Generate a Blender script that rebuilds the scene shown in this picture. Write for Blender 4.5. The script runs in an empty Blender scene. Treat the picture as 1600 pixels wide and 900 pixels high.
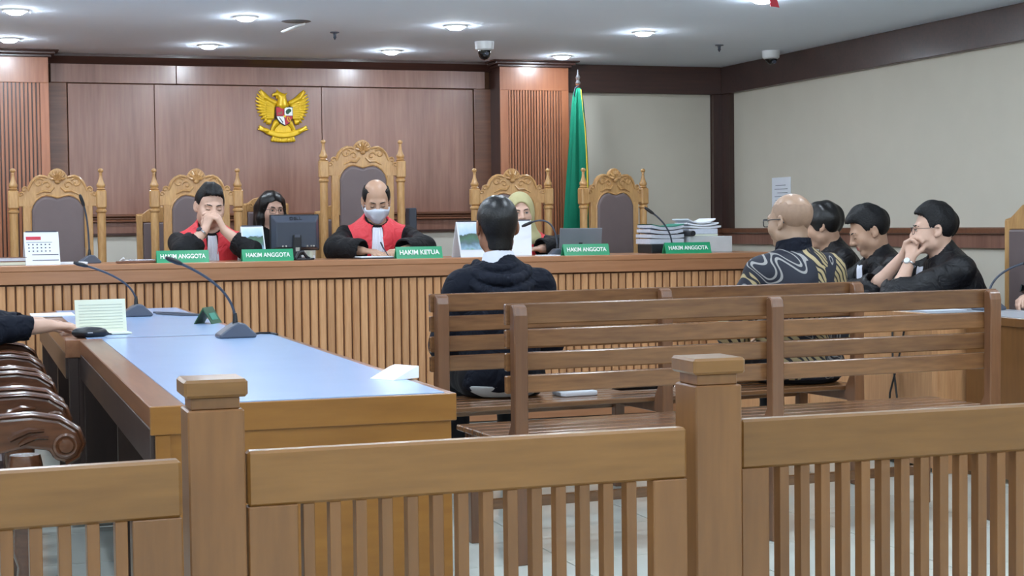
import bpy, bmesh, math, random
import numpy as np
from mathutils import Matrix, Vector
random.seed(4)
SC = bpy.context.scene
COL = SC.collection
# ------------------------------------------------------------------ camera
F = 2544.0
EYE = 1.2
def _d(px, py):
    v = np.array([(px-800)/F, -(py-450)/F, -1.0]); return v/np.linalg.norm(v)
_dy = _d(-55, 360); _dx = _d(8390, 262); _dx = _dx-_dy*(_dx@_dy); _dx /= np.linalg.norm(_dx)
CM = np.stack([_dx, _dy, np.cross(_dx, _dy)], 1)          # world -> camera
cam = bpy.data.cameras.new('camera'); cam.sensor_width = 36.0; cam.lens = 36*F/1600
camo = bpy.data.objects.new('camera', cam); COL.objects.link(camo)
mw = Matrix([list(r) for r in CM.T]).to_4x4(); mw.translation = (0, 0, EYE)
camo.matrix_world = mw
cam.clip_start = 0.05; cam.clip_end = 100
SC.camera = camo
# ------------------------------------------------------------------ world, exposure
w = bpy.data.worlds.new('world'); SC.world = w; w.use_nodes = True
w.node_tree.nodes['Background'].inputs[0].default_value = (0.75, 0.8, 0.9, 1)
w.node_tree.nodes['Background'].inputs[1].default_value = 0.05
SC.view_settings.view_transform = 'Standard'
SC.view_settings.look = 'None'
SC.view_settings.exposure = -0.2
SC.view_settings.gamma = 1.0
SC.view_settings.use_curve_mapping = False
LAMP = 400.0          # radiance of the small downlights
# ------------------------------------------------------------------ pixel -> place helpers (1600x900 frame)
def ray(px, py): return CM.T@np.array([(px-800)/F, -(py-450)/F, -1.0])
def atz(px, py, z): r = ray(px, py); return np.array([0, 0, EYE])+r*((z-EYE)/r[2])
def aty(px, py, y): r = ray(px, py); return np.array([0, 0, EYE])+r*(y/r[1])
def atx(px, py, x): r = ray(px, py); return np.array([0, 0, EYE])+r*(x/r[0])
# ------------------------------------------------------------------ materials
MATS = {}
def nm(name):
    m = bpy.data.materials.new(name); m.use_nodes = True
    nt = m.node_tree; b = nt.nodes['Principled BSDF']; MATS[name] = m
    return m, nt, b
def sl(c):   # sRGB 0-255 -> linear
    return tuple((x/255/12.92 if x/255 <= .04045 else ((x/255+.055)/1.055)**2.4) for x in c)+(1.0,)
def plain(name, c, rough=.6, spec=.4, metal=0, noise=.06, nscale=12, bump=0, bscale=200, sheen=0, trans=0, bdist=.004, dist=0):
    m, nt, b = nm(name)
    N = nt.nodes; L = nt.links
    tc = N.new('ShaderNodeTexCoord')
    no = N.new('ShaderNodeTexNoise'); no.inputs['Scale'].default_value = nscale; no.inputs['Detail'].default_value = 3
    L.new(tc.outputs['Object'], no.inputs['Vector'])
    mx = N.new('ShaderNodeMix'); mx.data_type = 'RGBA'
    cl = sl(c)
    mx.inputs[6].default_value = tuple(x*(1-noise*1.5) for x in cl[:3])+(1,)
    mx.inputs[7].default_value = tuple(min(1, x*(1+noise*1.5)) for x in cl[:3])+(1,)
    L.new(no.outputs['Fac'], mx.inputs[0]); L.new(mx.outputs[2], b.inputs['Base Color'])
    b.inputs['Roughness'].default_value = rough; b.inputs['Specular IOR Level'].default_value = spec
    b.inputs['Metallic'].default_value = metal
    if sheen: b.inputs['Sheen Weight'].default_value = sheen
    if trans: b.inputs['Transmission Weight'].default_value = trans
    if bump:
        n2 = N.new('ShaderNodeTexNoise'); n2.inputs['Scale'].default_value = bscale; n2.inputs['Detail'].default_value = 2
        L.new(tc.outputs['Object'], n2.inputs['Vector'])
        bp = N.new('ShaderNodeBump'); bp.inputs['Strength'].default_value = bump; bp.inputs['Distance'].default_value = bdist; n2.inputs['Distortion'].default_value = dist
        L.new(n2.outputs['Fac'], bp.inputs['Height']); L.new(bp.outputs[0], b.inputs['Normal'])
    return m
def wood(name, c1, c2, axis='x', rough=.38, scale=9, spec=.45, vary=.1, stretch=14, bump=.05, coat=.5):
    m, nt, b = nm(name)
    N = nt.nodes; L = nt.links
    tc = N.new('ShaderNodeTexCoord'); oi = N.new('ShaderNodeObjectInfo')
    ad = N.new('ShaderNodeVectorMath'); ad.operation = 'MULTIPLY_ADD'
    cb = N.new('ShaderNodeCombineXYZ')
    for i in range(3): L.new(oi.outputs['Random'], cb.inputs[i])
    L.new(cb.outputs[0], ad.inputs[0]); ad.inputs[1].default_value = (7, 5, 9); L.new(tc.outputs['Object'], ad.inputs[2])
    mp = N.new('ShaderNodeMapping')
    s = {'x': (1/stretch, 1, 1), 'y': (1, 1/stretch, 1), 'z': (1, 1, 1/stretch)}[axis]
    mp.inputs['Scale'].default_value = s
    L.new(ad.outputs[0], mp.inputs['Vector'])
    n1 = N.new('ShaderNodeTexNoise'); n1.inputs['Scale'].default_value = scale; n1.inputs['Detail'].default_value = 4; n1.inputs['Roughness'].default_value = .6
    n2 = N.new('ShaderNodeTexNoise'); n2.inputs['Scale'].default_value = scale*9; n2.inputs['Detail'].default_value = 3
    L.new(mp.outputs[0], n1.inputs['Vector']); L.new(mp.outputs[0], n2.inputs['Vector'])
    ma = N.new('ShaderNodeMath'); ma.operation = 'MULTIPLY_ADD'; ma.inputs[1].default_value = .45
    L.new(n2.outputs['Fac'], ma.inputs[0]); 
    m2 = N.new('ShaderNodeMath'); m2.operation = 'MULTIPLY'; m2.inputs[1].default_value = .55
    L.new(n1.outputs['Fac'], m2.inputs[0]); L.new(m2.outputs[0], ma.inputs[2])
    rp = N.new('ShaderNodeValToRGB'); rp.color_ramp.elements[0].position = .32; rp.color_ramp.elements[1].position = .68
    rp.color_ramp.elements[0].color = sl(c1); rp.color_ramp.elements[1].color = sl(c2)
    L.new(ma.outputs[0], rp.inputs[0])
    hs = N.new('ShaderNodeHueSaturation')
    mr = N.new('ShaderNodeMapRange'); mr.inputs[3].default_value = 1-vary; mr.inputs[4].default_value = 1+vary
    L.new(oi.outputs['Random'], mr.inputs[0]); L.new(mr.outputs[0], hs.inputs['Value'])
    L.new(rp.outputs[0], hs.inputs['Color']); L.new(hs.outputs[0], b.inputs['Base Color'])
    b.inputs['Roughness'].default_value = rough; b.inputs['Specular IOR Level'].default_value = spec
    b.inputs['Coat Weight'].default_value = coat; b.inputs['Coat Roughness'].default_value = .22
    bp = N.new('ShaderNodeBump'); bp.inputs['Strength'].default_value = bump; bp.inputs['Distance'].default_value = .002
    L.new(n2.outputs['Fac'], bp.inputs['Height']); L.new(bp.outputs[0], b.inputs['Normal'])
    return m
def emit(name, c, s):
    m, nt, b = nm(name)
    b.inputs['Base Color'].default_value = c+(1,); b.inputs['Emission Color'].default_value = c+(1,); b.inputs['Emission Strength'].default_value = s
    return m
# rooms
plain('ceiling_paint', (230, 241, 255), .9, .2, noise=.01)
plain('wallpaper', (206, 200, 186), .85, .2, noise=.025, nscale=5, bump=.15, bscale=350)
plain('wallpaper_lower', (214, 210, 198), .85, .2, noise=.02)
plain('tile', (206, 210, 202), .12, .5, noise=.05, nscale=3)
plain('grout', (150, 152, 146), .7, .3)
wood('panel_wood', (120, 82, 68), (152, 110, 94), 'z', .33, 5)
wood('pillar_wood', (140, 84, 56), (172, 110, 76), 'z', .35, 6)
wood('dark_wood', (52, 32, 28), (74, 46, 38), 'x', .4, 6)
wood('dark_wood_v', (52, 32, 28), (74, 46, 38), 'z', .4, 6)
wood('rail_wood', (96, 58, 40), (128, 80, 54), 'x', .35, 6)
wood('bench_wood', (154, 104, 70), (182, 130, 92), 'x', .32, 5)
wood('bench_slat', (176, 124, 82), (208, 158, 112), 'z', .42, 10)
plain('bench_back', (112, 74, 48), .6)
wood('fence_wood', (110, 73, 32), (134, 93, 46), 'x', .36, 6, stretch=9)
wood('fence_wood_v', (108, 70, 36), (130, 88, 48), 'z', .36, 6, stretch=9)
wood('pew_wood', (92, 60, 38), (138, 96, 60), 'x', .26, 8, stretch=9)
wood('pew_wood_v', (100, 66, 46), (128, 88, 60), 'z', .3, 8)
wood('desk_wood', (124, 80, 28), (150, 102, 44), 'x', .35, 4, stretch=7)
wood('desk_wood_y', (120, 78, 52), (156, 106, 74), 'y', .28, 5)
wood('desk_shaded', (44, 30, 28), (62, 44, 38), 'z', .5, 5)  # desk wood coloured dark to paint in the kneehole shadow
plain('desk_top', (156, 182, 220), .22, .5, noise=.03, nscale=4)
plain('desk_top_grey', (176, 182, 192), .25, .5, noise=.03)
wood('gold_wood', (168, 122, 72), (208, 164, 108), 'z', .3, 12, stretch=6, vary=.05)
wood('arm_wood', (66, 38, 24), (98, 60, 38), 'y', .22, 8, stretch=6, vary=.05)
plain('leather', (112, 98, 98), .45, .4, noise=.05, bump=.12, bscale=260)
plain('gold', (226, 184, 30), .32, .6, metal=.25, noise=.08, nscale=30)
plain('black_plastic', (24, 26, 32), .4, .5)
plain('dark_grey', (58, 64, 78), .4, .5)
plain('mic_grey', (78, 84, 98), .35, .5)
plain('chrome', (190, 190, 194), .18, .6, metal=.9)
plain('laptop', (128, 132, 142), .4, .5, metal=.2)
plain('paper', (232, 236, 244), .8, .2, noise=.02)
plain('paper_edge', (206, 210, 222), .8, .2, noise=.08, nscale=60)
plain('paper_cream', (222, 226, 208), .8, .2, noise=.02)
plain('ink', (70, 76, 96), .7)
plain('rule_ink', (158, 170, 164), .7)
plain('red_print', (196, 60, 74), .6)
plain('green_plate', (34, 152, 104), .35, .5, noise=.03)
plain('green_card', (42, 84, 58), .5)
plain('folder_green', (58, 140, 120), .5)
plain('white_letter', (244, 248, 246), .5)
plain('white_box', (204, 208, 212), .5)
plain('flag_green', (22, 120, 92), .75, .2, noise=.06)
plain('flag_yellow', (222, 190, 60), .7)
plain('white_plastic', (222, 224, 226), .4)
plain('black_gloss', (10, 11, 14), .08, .6)
plain('robe_black', (15, 15, 19), .7, .25, noise=.12, nscale=20, bump=.8, bscale=14, bdist=.02, dist=1.5)
plain('robe_satin', (16, 16, 21), .5, .35, noise=.12, nscale=18, bump=.9, bscale=13, bdist=.02, dist=1.5)
plain('robe_red', (230, 66, 76), .5, .4, noise=.06, bump=.7, bscale=14, bdist=.02, dist=1.2)
plain('white_cloth', (226, 228, 240), .8, .2, noise=.03)
plain('navy_jacket', (20, 24, 36), .8, .2, noise=.12, nscale=14, bump=.9, bscale=12, bdist=.025, dist=1.2)
plain('trousers', (22, 22, 26), .8, .2)
plain('shirt_light', (198, 204, 206), .8, .2)
plain('blouse', (176, 152, 140), .8, .2, noise=.15, nscale=60)
plain('hijab_cloth', (190, 182, 138), .75, .25, noise=.06)
plain('mask_cloth', (206, 214, 228), .85, .15, noise=.02)
plain('hair_black', (15, 15, 18), .55, .3, noise=.3, nscale=90, bump=.8, bscale=140)
plain('hair_soft', (15, 14, 16), .36, .45, noise=.2, nscale=60, bump=.3, bscale=120)
plain('hair_stubble', (46, 38, 36), .5, .4, noise=.25, nscale=50, bump=.2, bscale=300)
plain('skin_a', (206, 168, 148), .45, .4, noise=.05, nscale=25)
plain('skin_b', (188, 150, 126), .42, .4, noise=.05, nscale=25)
plain('skin_c', (150, 104, 80), .42, .4, noise=.07, nscale=25)
plain('skin_d', (216, 176, 156), .45, .4, noise=.04, nscale=25)
plain('skin_e', (170, 140, 118), .38, .45, noise=.07, nscale=20)
plain('stubble', (156, 128, 108), .5, .35, noise=.12, nscale=60)
plain('lip', (168, 96, 88), .45, .4)
plain('lip_dark', (126, 78, 68), .45, .4)
plain('eye_white', (226, 222, 218), .2, .5)
plain('iris', (24, 16, 14), .15, .6)
plain('shoe', (18, 17, 18), .3, .5)
emit('lamp_lens', (0.79, 0.895, 1.0), LAMP)
def batik_mat():
    m, nt, b = nm('batik')
    N = nt.nodes; L = nt.links
    tc = N.new('ShaderNodeTexCoord')
    mp = N.new('ShaderNodeMapping'); mp.inputs['Scale'].default_value = (1, .35, 1); mp.inputs['Rotation'].default_value = (0, .6, 0)
    L.new(tc.outputs['Object'], mp.inputs['Vector'])
    big = N.new('ShaderNodeTexNoise'); big.inputs['Scale'].default_value = 4.6; big.inputs['Detail'].default_value = 1.2; big.inputs['Distortion'].default_value = 1.0
    L.new(mp.outputs[0], big.inputs['Vector'])
    wv = N.new('ShaderNodeTexWave'); wv.inputs['Scale'].default_value = 11; wv.inputs['Distortion'].default_value = 9; wv.inputs['Detail'].default_value = 1.2; wv.inputs['Detail Scale'].default_value = .9
    L.new(mp.outputs[0], wv.inputs['Vector'])
    def ramp(pts, crisp=True):
        r = N.new('ShaderNodeValToRGB'); r.color_ramp.interpolation = 'CONSTANT' if crisp else 'LINEAR'
        e = r.color_ramp.elements
        e[0].position, e[0].color = pts[0]; e[1].position, e[1].color = pts[-1]
        for p, c in pts[1:-1]:
            x = e.new(p); x.color = c
        return r
    k = (0, 0, 0, 1); o = (1, 1, 1, 1)
    gold = ramp([(0, k), (.515, o)]); L.new(big.outputs['Fac'], gold.inputs[0])
    edge = ramp([(0, k), (.40, o), (.412, k), (.432, o), (.444, k)]); L.new(big.outputs['Fac'], edge.inputs[0])
    stripes = ramp([(.22, k), (.34, o)], False); L.new(wv.outputs['Fac'], stripes.inputs[0])
    a = N.new('ShaderNodeMix'); a.data_type = 'RGBA'; a.inputs[6].default_value = sl((26, 26, 34)); a.inputs[7].default_value = sl((176, 158, 118)); L.new(stripes.outputs[0], a.inputs[0])
    c = N.new('ShaderNodeMix'); c.data_type = 'RGBA'; c.inputs[6].default_value = sl((22, 26, 42)); L.new(gold.outputs[0], c.inputs[0]); L.new(a.outputs[2], c.inputs[7])
    d = N.new('ShaderNodeMix'); d.data_type = 'RGBA'; L.new(edge.outputs[0], d.inputs[0]); L.new(c.outputs[2], d.inputs[6]); d.inputs[7].default_value = sl((150, 148, 146))
    L.new(d.outputs[2], b.inputs['Base Color']); b.inputs['Roughness'].default_value = .7
batik_mat()
def picture_mat():
    m, nt, b = nm('landscape_print')
    N = nt.nodes; L = nt.links
    tc = N.new('ShaderNodeTexCoord'); sp = N.new('ShaderNodeSeparateXYZ'); L.new(tc.outputs['Object'], sp.inputs[0])
    no = N.new('ShaderNodeTexNoise'); no.inputs['Scale'].default_value = 22; L.new(tc.outputs['Object'], no.inputs['Vector'])
    ad = N.new('ShaderNodeMath'); ad.operation = 'MULTIPLY_ADD'; ad.inputs[1].default_value = .07; L.new(no.outputs['Fac'], ad.inputs[0]); L.new(sp.outputs[2], ad.inputs[2])
    r = N.new('ShaderNodeValToRGB'); r.color_ramp.interpolation = 'LINEAR'
    mr = N.new('ShaderNodeMapRange'); mr.inputs[1].default_value = .03; mr.inputs[2].default_value = .25; L.new(ad.outputs[0], mr.inputs[0]); L.new(mr.outputs[0], r.inputs[0])
    e = r.color_ramp.elements; e[0].position = 0; e[0].color = sl((214, 222, 240)); e[1].position = 1; e[1].color = sl((226, 236, 250))
    for p, cc in [(.13, (214, 222, 240)), (.16, (96, 150, 70)), (.28, (140, 176, 200)), (.42, (86, 110, 120)), (.55, (70, 112, 84)), (.66, (60, 84, 70)), (.7, (180, 208, 236))]:
        x = e.new(p); x.color = sl(cc)
    L.new(r.outputs[0], b.inputs['Base Color']); b.inputs['Roughness'].default_value = .4
picture_mat()
# ------------------------------------------------------------------ mesh helpers
class MB:
    def __init__(s): s.v = []; s.f = []
    def add(s, vs, fs):
        o = len(s.v); s.v += [tuple(map(float, p)) for p in vs]; s.f += [tuple(i+o for i in f) for f in fs]; return s
    def box(s, x0, x1, y0, y1, z0, z1):
        return s.add([(x0,y0,z0),(x1,y0,z0),(x1,y1,z0),(x0,y1,z0),(x0,y0,z1),(x1,y0,z1),(x1,y1,z1),(x0,y1,z1)],
                     [(0,3,2,1),(4,5,6,7),(0,1,5,4),(1,2,6,5),(2,3,7,6),(3,0,4,7)])
    def prism(s, pts, a, b, plane='xz'):
        """pts 2D outline, extruded from a to b along the third axis"""
        def P(u, v, t): return {'xz': (u, t, v), 'xy': (u, v, t), 'yz': (t, u, v)}[plane]
        n = len(pts)
        vs = [P(u, v, a) for u, v in pts]+[P(u, v, b) for u, v in pts]
        fs = [tuple(range(n))[::-1], tuple(range(n, 2*n))]+[(i, (i+1) % n, n+(i+1) % n, n+i) for i in range(n)]
        return s.add(vs, fs)
    def lathe(s, prof, c=(0, 0, 0), n=14, ax='z'):
        vs = []; fs = []
        for r, h in prof:
            for i in range(n):
                t = 2*math.pi*i/n; a, b_ = r*math.cos(t), r*math.sin(t)
                p = {'z': (a, b_, h), 'x': (h, a, b_), 'y': (b_, h, a)}[ax]
                vs.append((c[0]+p[0], c[1]+p[1], c[2]+p[2]))
        m = len(prof)
        for j in range(m-1):
            for i in range(n):
                fs.append((j*n+i, j*n+(i+1) % n, (j+1)*n+(i+1) % n, (j+1)*n+i))
        fs.append(tuple(range(n))[::-1]); fs.append(tuple((m-1)*n+i for i in range(n)))
        return s.add(vs, fs)
    def tube(s, pts, r, n=8, flat=1.0, up=(0, 0, 1)):
        pts = [np.array(p, float) for p in pts]; m = len(pts)
        rs = [r]*m if np.isscalar(r) else r
        vs = []; fs = []
        upv = np.array(up, float); prev = None
        for i, p in enumerate(pts):
            t = pts[min(i+1, m-1)]-pts[max(i-1, 0)]; t /= (np.linalg.norm(t)+1e-9)
            a = np.cross(t, upv) if prev is None else prev-t*(prev@t)
            if np.linalg.norm(a) < 1e-4: a = np.cross(t, [1, 0.1, 0])
            a /= np.linalg.norm(a); prev = a; b = np.cross(t, a)
            for k in range(n):
                q = 2*math.pi*k/n
                vs.append(p+rs[i]*(a*math.cos(q)+flat*b*math.sin(q)))
        for j in range(m-1):
            for k in range(n): fs.append((j*n+k, j*n+(k+1) % n, (j+1)*n+(k+1) % n, (j+1)*n+k))
        fs.append(tuple(range(n))[::-1]); fs.append(tuple((m-1)*n+k for k in range(n)))
        return s.add(vs, fs)
    def ball(s, c, r, n=10, m=7):
        r = (r, r, r) if np.isscalar(r) else r
        prof = [(math.sin(math.pi*j/m), -math.cos(math.pi*j/m)) for j in range(m+1)]
        prof[0] = (.02, -1); prof[-1] = (.02, 1)
        vs = []; fs = []
        for a, h in prof:
            for i in range(n):
                t = 2*math.pi*i/n; vs.append((c[0]+r[0]*a*math.cos(t), c[1]+r[1]*a*math.sin(t), c[2]+r[2]*h))
        for j in range(m):
            for i in range(n): fs.append((j*n+i, j*n+(i+1) % n, (j+1)*n+(i+1) % n, (j+1)*n+i))
        fs.append(tuple(range(n))[::-1]); fs.append(tuple(m*n+i for i in range(n)))
        return s.add(vs, fs)
    def rot(s, R, c=(0, 0, 0)):
        c = np.array(c); s.v = [tuple(c+R@(np.array(p)-c)) for p in s.v]; return s
    def move(s, d): s.v = [(p[0]+d[0], p[1]+d[1], p[2]+d[2]) for p in s.v]; return s
    def build(s, name, mat, parent=None, bevel=0, smooth=False, seg=1):
        me = bpy.data.meshes.new(name); me.from_pydata(s.v, [], s.f)
        bm = bmesh.new(); bm.from_mesh(me); bmesh.ops.recalc_face_normals(bm, faces=bm.faces)
        bm.to_mesh(me); bm.free()
        return link(name, me, mat, parent, bevel, smooth, seg)
def link(name, me, mat, parent=None, bevel=0, smooth=False, seg=1):
    o = bpy.data.objects.new(name, me); COL.objects.link(o)
    for m in (mat if isinstance(mat, (list, tuple)) else [mat]): me.materials.append(MATS[m])
    if parent is not None: o.parent = parent
    if bevel:
        b = o.modifiers.new('bevel', 'BEVEL'); b.width = bevel; b.segments = seg; b.limit_method = 'ANGLE'; b.angle_limit = .6
    if smooth:
        for p in me.polygons: p.use_smooth = True
        try: me.set_sharp_from_angle(angle=.7)
        except Exception: pass
    return o
def box(name, mat, x0, x1, y0, y1, z0, z1, parent=None, bevel=0):
    """box mesh with its origin at its own centre"""
    cx, cy, cz = (x0+x1)/2, (y0+y1)/2, (z0+z1)/2
    o = MB().box(x0-cx, x1-cx, y0-cy, y1-cy, z0-cz, z1-cz).build(name, mat, parent, bevel)
    o.location = (cx, cy, cz); return o
def thing(name, label, cat, loc=(0, 0, 0), rz=0, group=None):
    o = bpy.data.objects.new(name, None); COL.objects.link(o); o.empty_display_size = .05
    o.location = tuple(map(float, loc)); o.rotation_euler = (0, 0, rz); tag(o, label, cat, group); return o
def tag(o, label, cat, group=None, kind=None):
    o['label'] = label; o['category'] = cat
    if group: o['group'] = group
    if kind: o['kind'] = kind
    return o
def struct(o, label=None):
    o['kind'] = 'structure'
    if label: o['label'] = label
    return o
def copy_tree(o, parent=None):
    c = o.copy(); COL.objects.link(c); c.parent = parent
    for ch in list(o.children): copy_tree(ch, c)
    return c
def textmesh(txt, size, depth=.0012):
    cu = bpy.data.curves.new('lettering', 'FONT'); cu.body = txt; cu.size = size; cu.align_x = 'CENTER'; cu.align_y = 'CENTER'; cu.extrude = depth; cu.offset = size*.018
    o = bpy.data.objects.new('lettering', cu); COL.objects.link(o)
    bpy.context.view_layer.update()
    me = bpy.data.meshes.new_from_object(o.evaluated_get(bpy.context.evaluated_depsgraph_get()))
    COL.objects.unlink(o); bpy.data.objects.remove(o); return me
def Rx(a): c, s = math.cos(a), math.sin(a); return np.array([[1, 0, 0], [0, c, -s], [0, s, c]])
def Ry(a): c, s = math.cos(a), math.sin(a); return np.array([[c, 0, s], [0, 1, 0], [-s, 0, c]])
def Rz(a): c, s = math.cos(a), math.sin(a); return np.array([[c, -s, 0], [s, c, 0], [0, 0, 1]])
# ================================================================== SIGNED DISTANCE MODELLER (organic shapes)
def axis(lo, hi, coarse, fine=()):
    out = [lo]; x = lo
    while x < hi:
        st = coarse
        for a, b, s in fine:
            if a <= x <= b: st = min(st, s)
            elif a > x and a-x < st: st = max(min(st, a-x), s)
        x += st; out.append(x)
    return np.array(out, np.float32)
class Grid:
    def __init__(s, xs, ys, zs):
        s.ax = (xs, ys, zs); s.v = np.full((len(xs), len(ys), len(zs)), .15, np.float32)
    def sub(s, lo, hi):
        sl_ = []
        for a, l, h in zip(s.ax, lo, hi):
            i = max(int(np.searchsorted(a, l))-1, 0); j = min(int(np.searchsorted(a, h))+1, len(a)); sl_.append(slice(i, max(j, i+1)))
        X = s.ax[0][sl_[0]][:, None, None]; Y = s.ax[1][sl_[1]][None, :, None]; Z = s.ax[2][sl_[2]][None, None, :]
        return tuple(sl_), X, Y, Z
    def blend(s, sl_, d, k, op):
        a = s.v[sl_]
        if op == 'u':
            h = np.maximum(k-np.abs(a-d), 0)/k; s.v[sl_] = np.minimum(a, d)-h*h*k*.25
        else:
            d = -d; h = np.maximum(k-np.abs(a-d), 0)/k; s.v[sl_] = np.maximum(a, d)+h*h*k*.25
    def cone(s, a, b, ra, rb, k=.02, op='u', fold=None):
        a = np.array(a, np.float32); b = np.array(b, np.float32); mr = max(ra, rb)+k+.03
        sl_, X, Y, Z = s.sub(np.minimum(a, b)-mr, np.maximum(a, b)+mr)
        d = b-a; L2 = float(d@d)+1e-9
        t = np.clip(((X-a[0])*d[0]+(Y-a[1])*d[1]+(Z-a[2])*d[2])/L2, 0, 1)
        q = np.sqrt((X-a[0]-t*d[0])**2+(Y-a[1]-t*d[1])**2+(Z-a[2]-t*d[2])**2)-(ra+(rb-ra)*t)
        if fold:
            amp, fr = fold
            q = q+amp*np.sin(t*fr+9*X+7*Z+2*np.sin(14*Y+5*X))
        s.blend(sl_, q.astype(np.float32), k, op)
    def ell(s, c, r, R=None, k=.02, op='u'):
        c = np.array(c, np.float32); r = np.array(r, np.float32); m = float(r.max())+k+.03
        sl_, X, Y, Z = s.sub(c-m, c+m)
        X = X-c[0]; Y = Y-c[1]; Z = Z-c[2]
        if R is not None:
            X, Y, Z = (R[0, 0]*X+R[1, 0]*Y+R[2, 0]*Z, R[0, 1]*X+R[1, 1]*Y+R[2, 1]*Z, R[0, 2]*X+R[1, 2]*Y+R[2, 2]*Z)
        k0 = np.sqrt((X/r[0])**2+(Y/r[1])**2+(Z/r[2])**2); k1 = np.sqrt((X/r[0]**2)**2+(Y/r[1]**2)**2+(Z/r[2]**2)**2)+1e-6
        s.blend(sl_, (k0*(k0-1)/k1).astype(np.float32), k, op)
    def mesh(s):
        v = s.v; ins = v < 0
        ins[0] = ins[-1] = False; ins[:, 0] = ins[:, -1] = False; ins[:, :, 0] = ins[:, :, -1] = False
        v = np.where(ins, v, np.maximum(v, 1e-5))
        cnt = sum(ins[i:i+v.shape[0]-1, j:j+v.shape[1]-1, k:k+v.shape[2]-1].astype(np.int8) for i in (0, 1) for j in (0, 1) for k in (0, 1))
        act = np.argwhere((cnt > 0) & (cnt < 8)); n = len(act)
        idx = np.full(cnt.shape, -1, np.int32); idx[act[:, 0], act[:, 1], act[:, 2]] = np.arange(n)
        P = np.zeros((n, 3)); W = np.zeros(n)
        cor = [(i, j, k) for i in (0, 1) for j in (0, 1) for k in (0, 1)]
        for a in cor:
            for b in cor:
                if sum(abs(p-q) for p, q in zip(a, b)) != 1 or a > b: continue
                ia = act+a; ib = act+b
                va = v[ia[:, 0], ia[:, 1], ia[:, 2]]; vb = v[ib[:, 0], ib[:, 1], ib[:, 2]]
                m = (va < 0) != (vb < 0); t = np.where(m, va/np.where(m, va-vb, 1), 0)
                pa = np.stack([s.ax[d][ia[:, d]] for d in range(3)], 1); pb = np.stack([s.ax[d][ib[:, d]] for d in range(3)], 1)
                P += (pa+(pb-pa)*t[:, None])*m[:, None]; W += m
        P /= W[:, None]
        Q = []
        for d in range(3):
            e, f_ = (d+1) % 3, (d+2) % 3
            A = [slice(None)]*3; B = [slice(None)]*3; A[d] = slice(0, -1); B[d] = slice(1, None)
            df = np.argwhere(ins[tuple(A)] != ins[tuple(B)])
            df = df[(df[:, e] > 0) & (df[:, f_] > 0) & (df[:, e] < v.shape[e]-1) & (df[:, f_] < v.shape[f_]-1)]
            fl_ = ins[df[:, 0], df[:, 1], df[:, 2]]
            def g(oe, of):
                q = df.copy(); q[:, e] -= oe; q[:, f_] -= of; return idx[q[:, 0], q[:, 1], q[:, 2]]
            q = np.stack([g(1, 1), g(0, 1), g(0, 0), g(1, 0)], 1)
            q[~fl_] = q[~fl_][:, ::-1]; Q.append(q)
        return P, np.concatenate(Q)
def np_mesh(name, P, Q, mats, parent=None, matidx=None, smooth=True, loc=None):
    me = bpy.data.meshes.new(name)
    me.vertices.add(len(P)); me.vertices.foreach_set('co', np.asarray(P, np.float32).ravel())
    me.loops.add(Q.size); me.loops.foreach_set('vertex_index', Q.astype(np.int32).ravel())
    me.polygons.add(len(Q)); me.polygons.foreach_set('loop_start', np.arange(0, Q.size, 4, dtype=np.int32))
    try: me.polygons.foreach_set('loop_total', np.full(len(Q), 4, np.int32))
    except Exception: pass
    me.update(calc_edges=True)
    if smooth: me.polygons.foreach_set('use_smooth', np.ones(len(Q), bool))
    if matidx is not None: me.polygons.foreach_set('material_index', matidx.astype(np.int32))
    me.validate()
    return link(name, me, mats, parent)
# ================================================================== THE ROOM
XL, XR, YF, YB, ZC = -3.4, 5.85, -3.0, 12.0, 2.44
fl = struct(box('floor', 'grout', XL, XR, YF, YB+.2, -.12, -.006), 'pale polished tile floor')
def tile_mesh():
    return MB().box(-.297, .297, -.297, .297, -.006, .0)
_t = None
for i in range(16):
    for j in range(20):
        x = XL+.3+.6*i; y = YF+.3+.6*j
        if x > XR or y > 9.2 or y < 1.7: continue
        if _t is None:
            _t = tile_mesh().build('tile', 'tile', fl); o = _t
        else:
            o = _t.copy(); COL.objects.link(o); o.parent = fl
        fc = fl.location; o.location = (x-fc[0], y-fc[1], -fc[2])
sl_rear = box('rear_slab', 'tile', XL, XR, YF, 1.5, -.006, 0); sl_rear.parent = fl; sl_rear.location -= fl.location
struct(box('ceiling', 'ceiling_paint', XL, XR+.1, YF, YB+.2, ZC, ZC+.1), 'plain pale grey ceiling')
struct(box('wall_left', 'wallpaper', XL-.1, XL, YF, YB+.2, 0, ZC), 'cream side wall')
struct(box('wall_front', 'wallpaper', XL, XR, YF-.1, YF, 0, ZC), 'cream wall behind the public seats')
dais = struct(box('dais', 'rail_wood', XL+.01, 5.2, 9.46, YB, 0, .15), 'low wooden platform under the judges')
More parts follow.
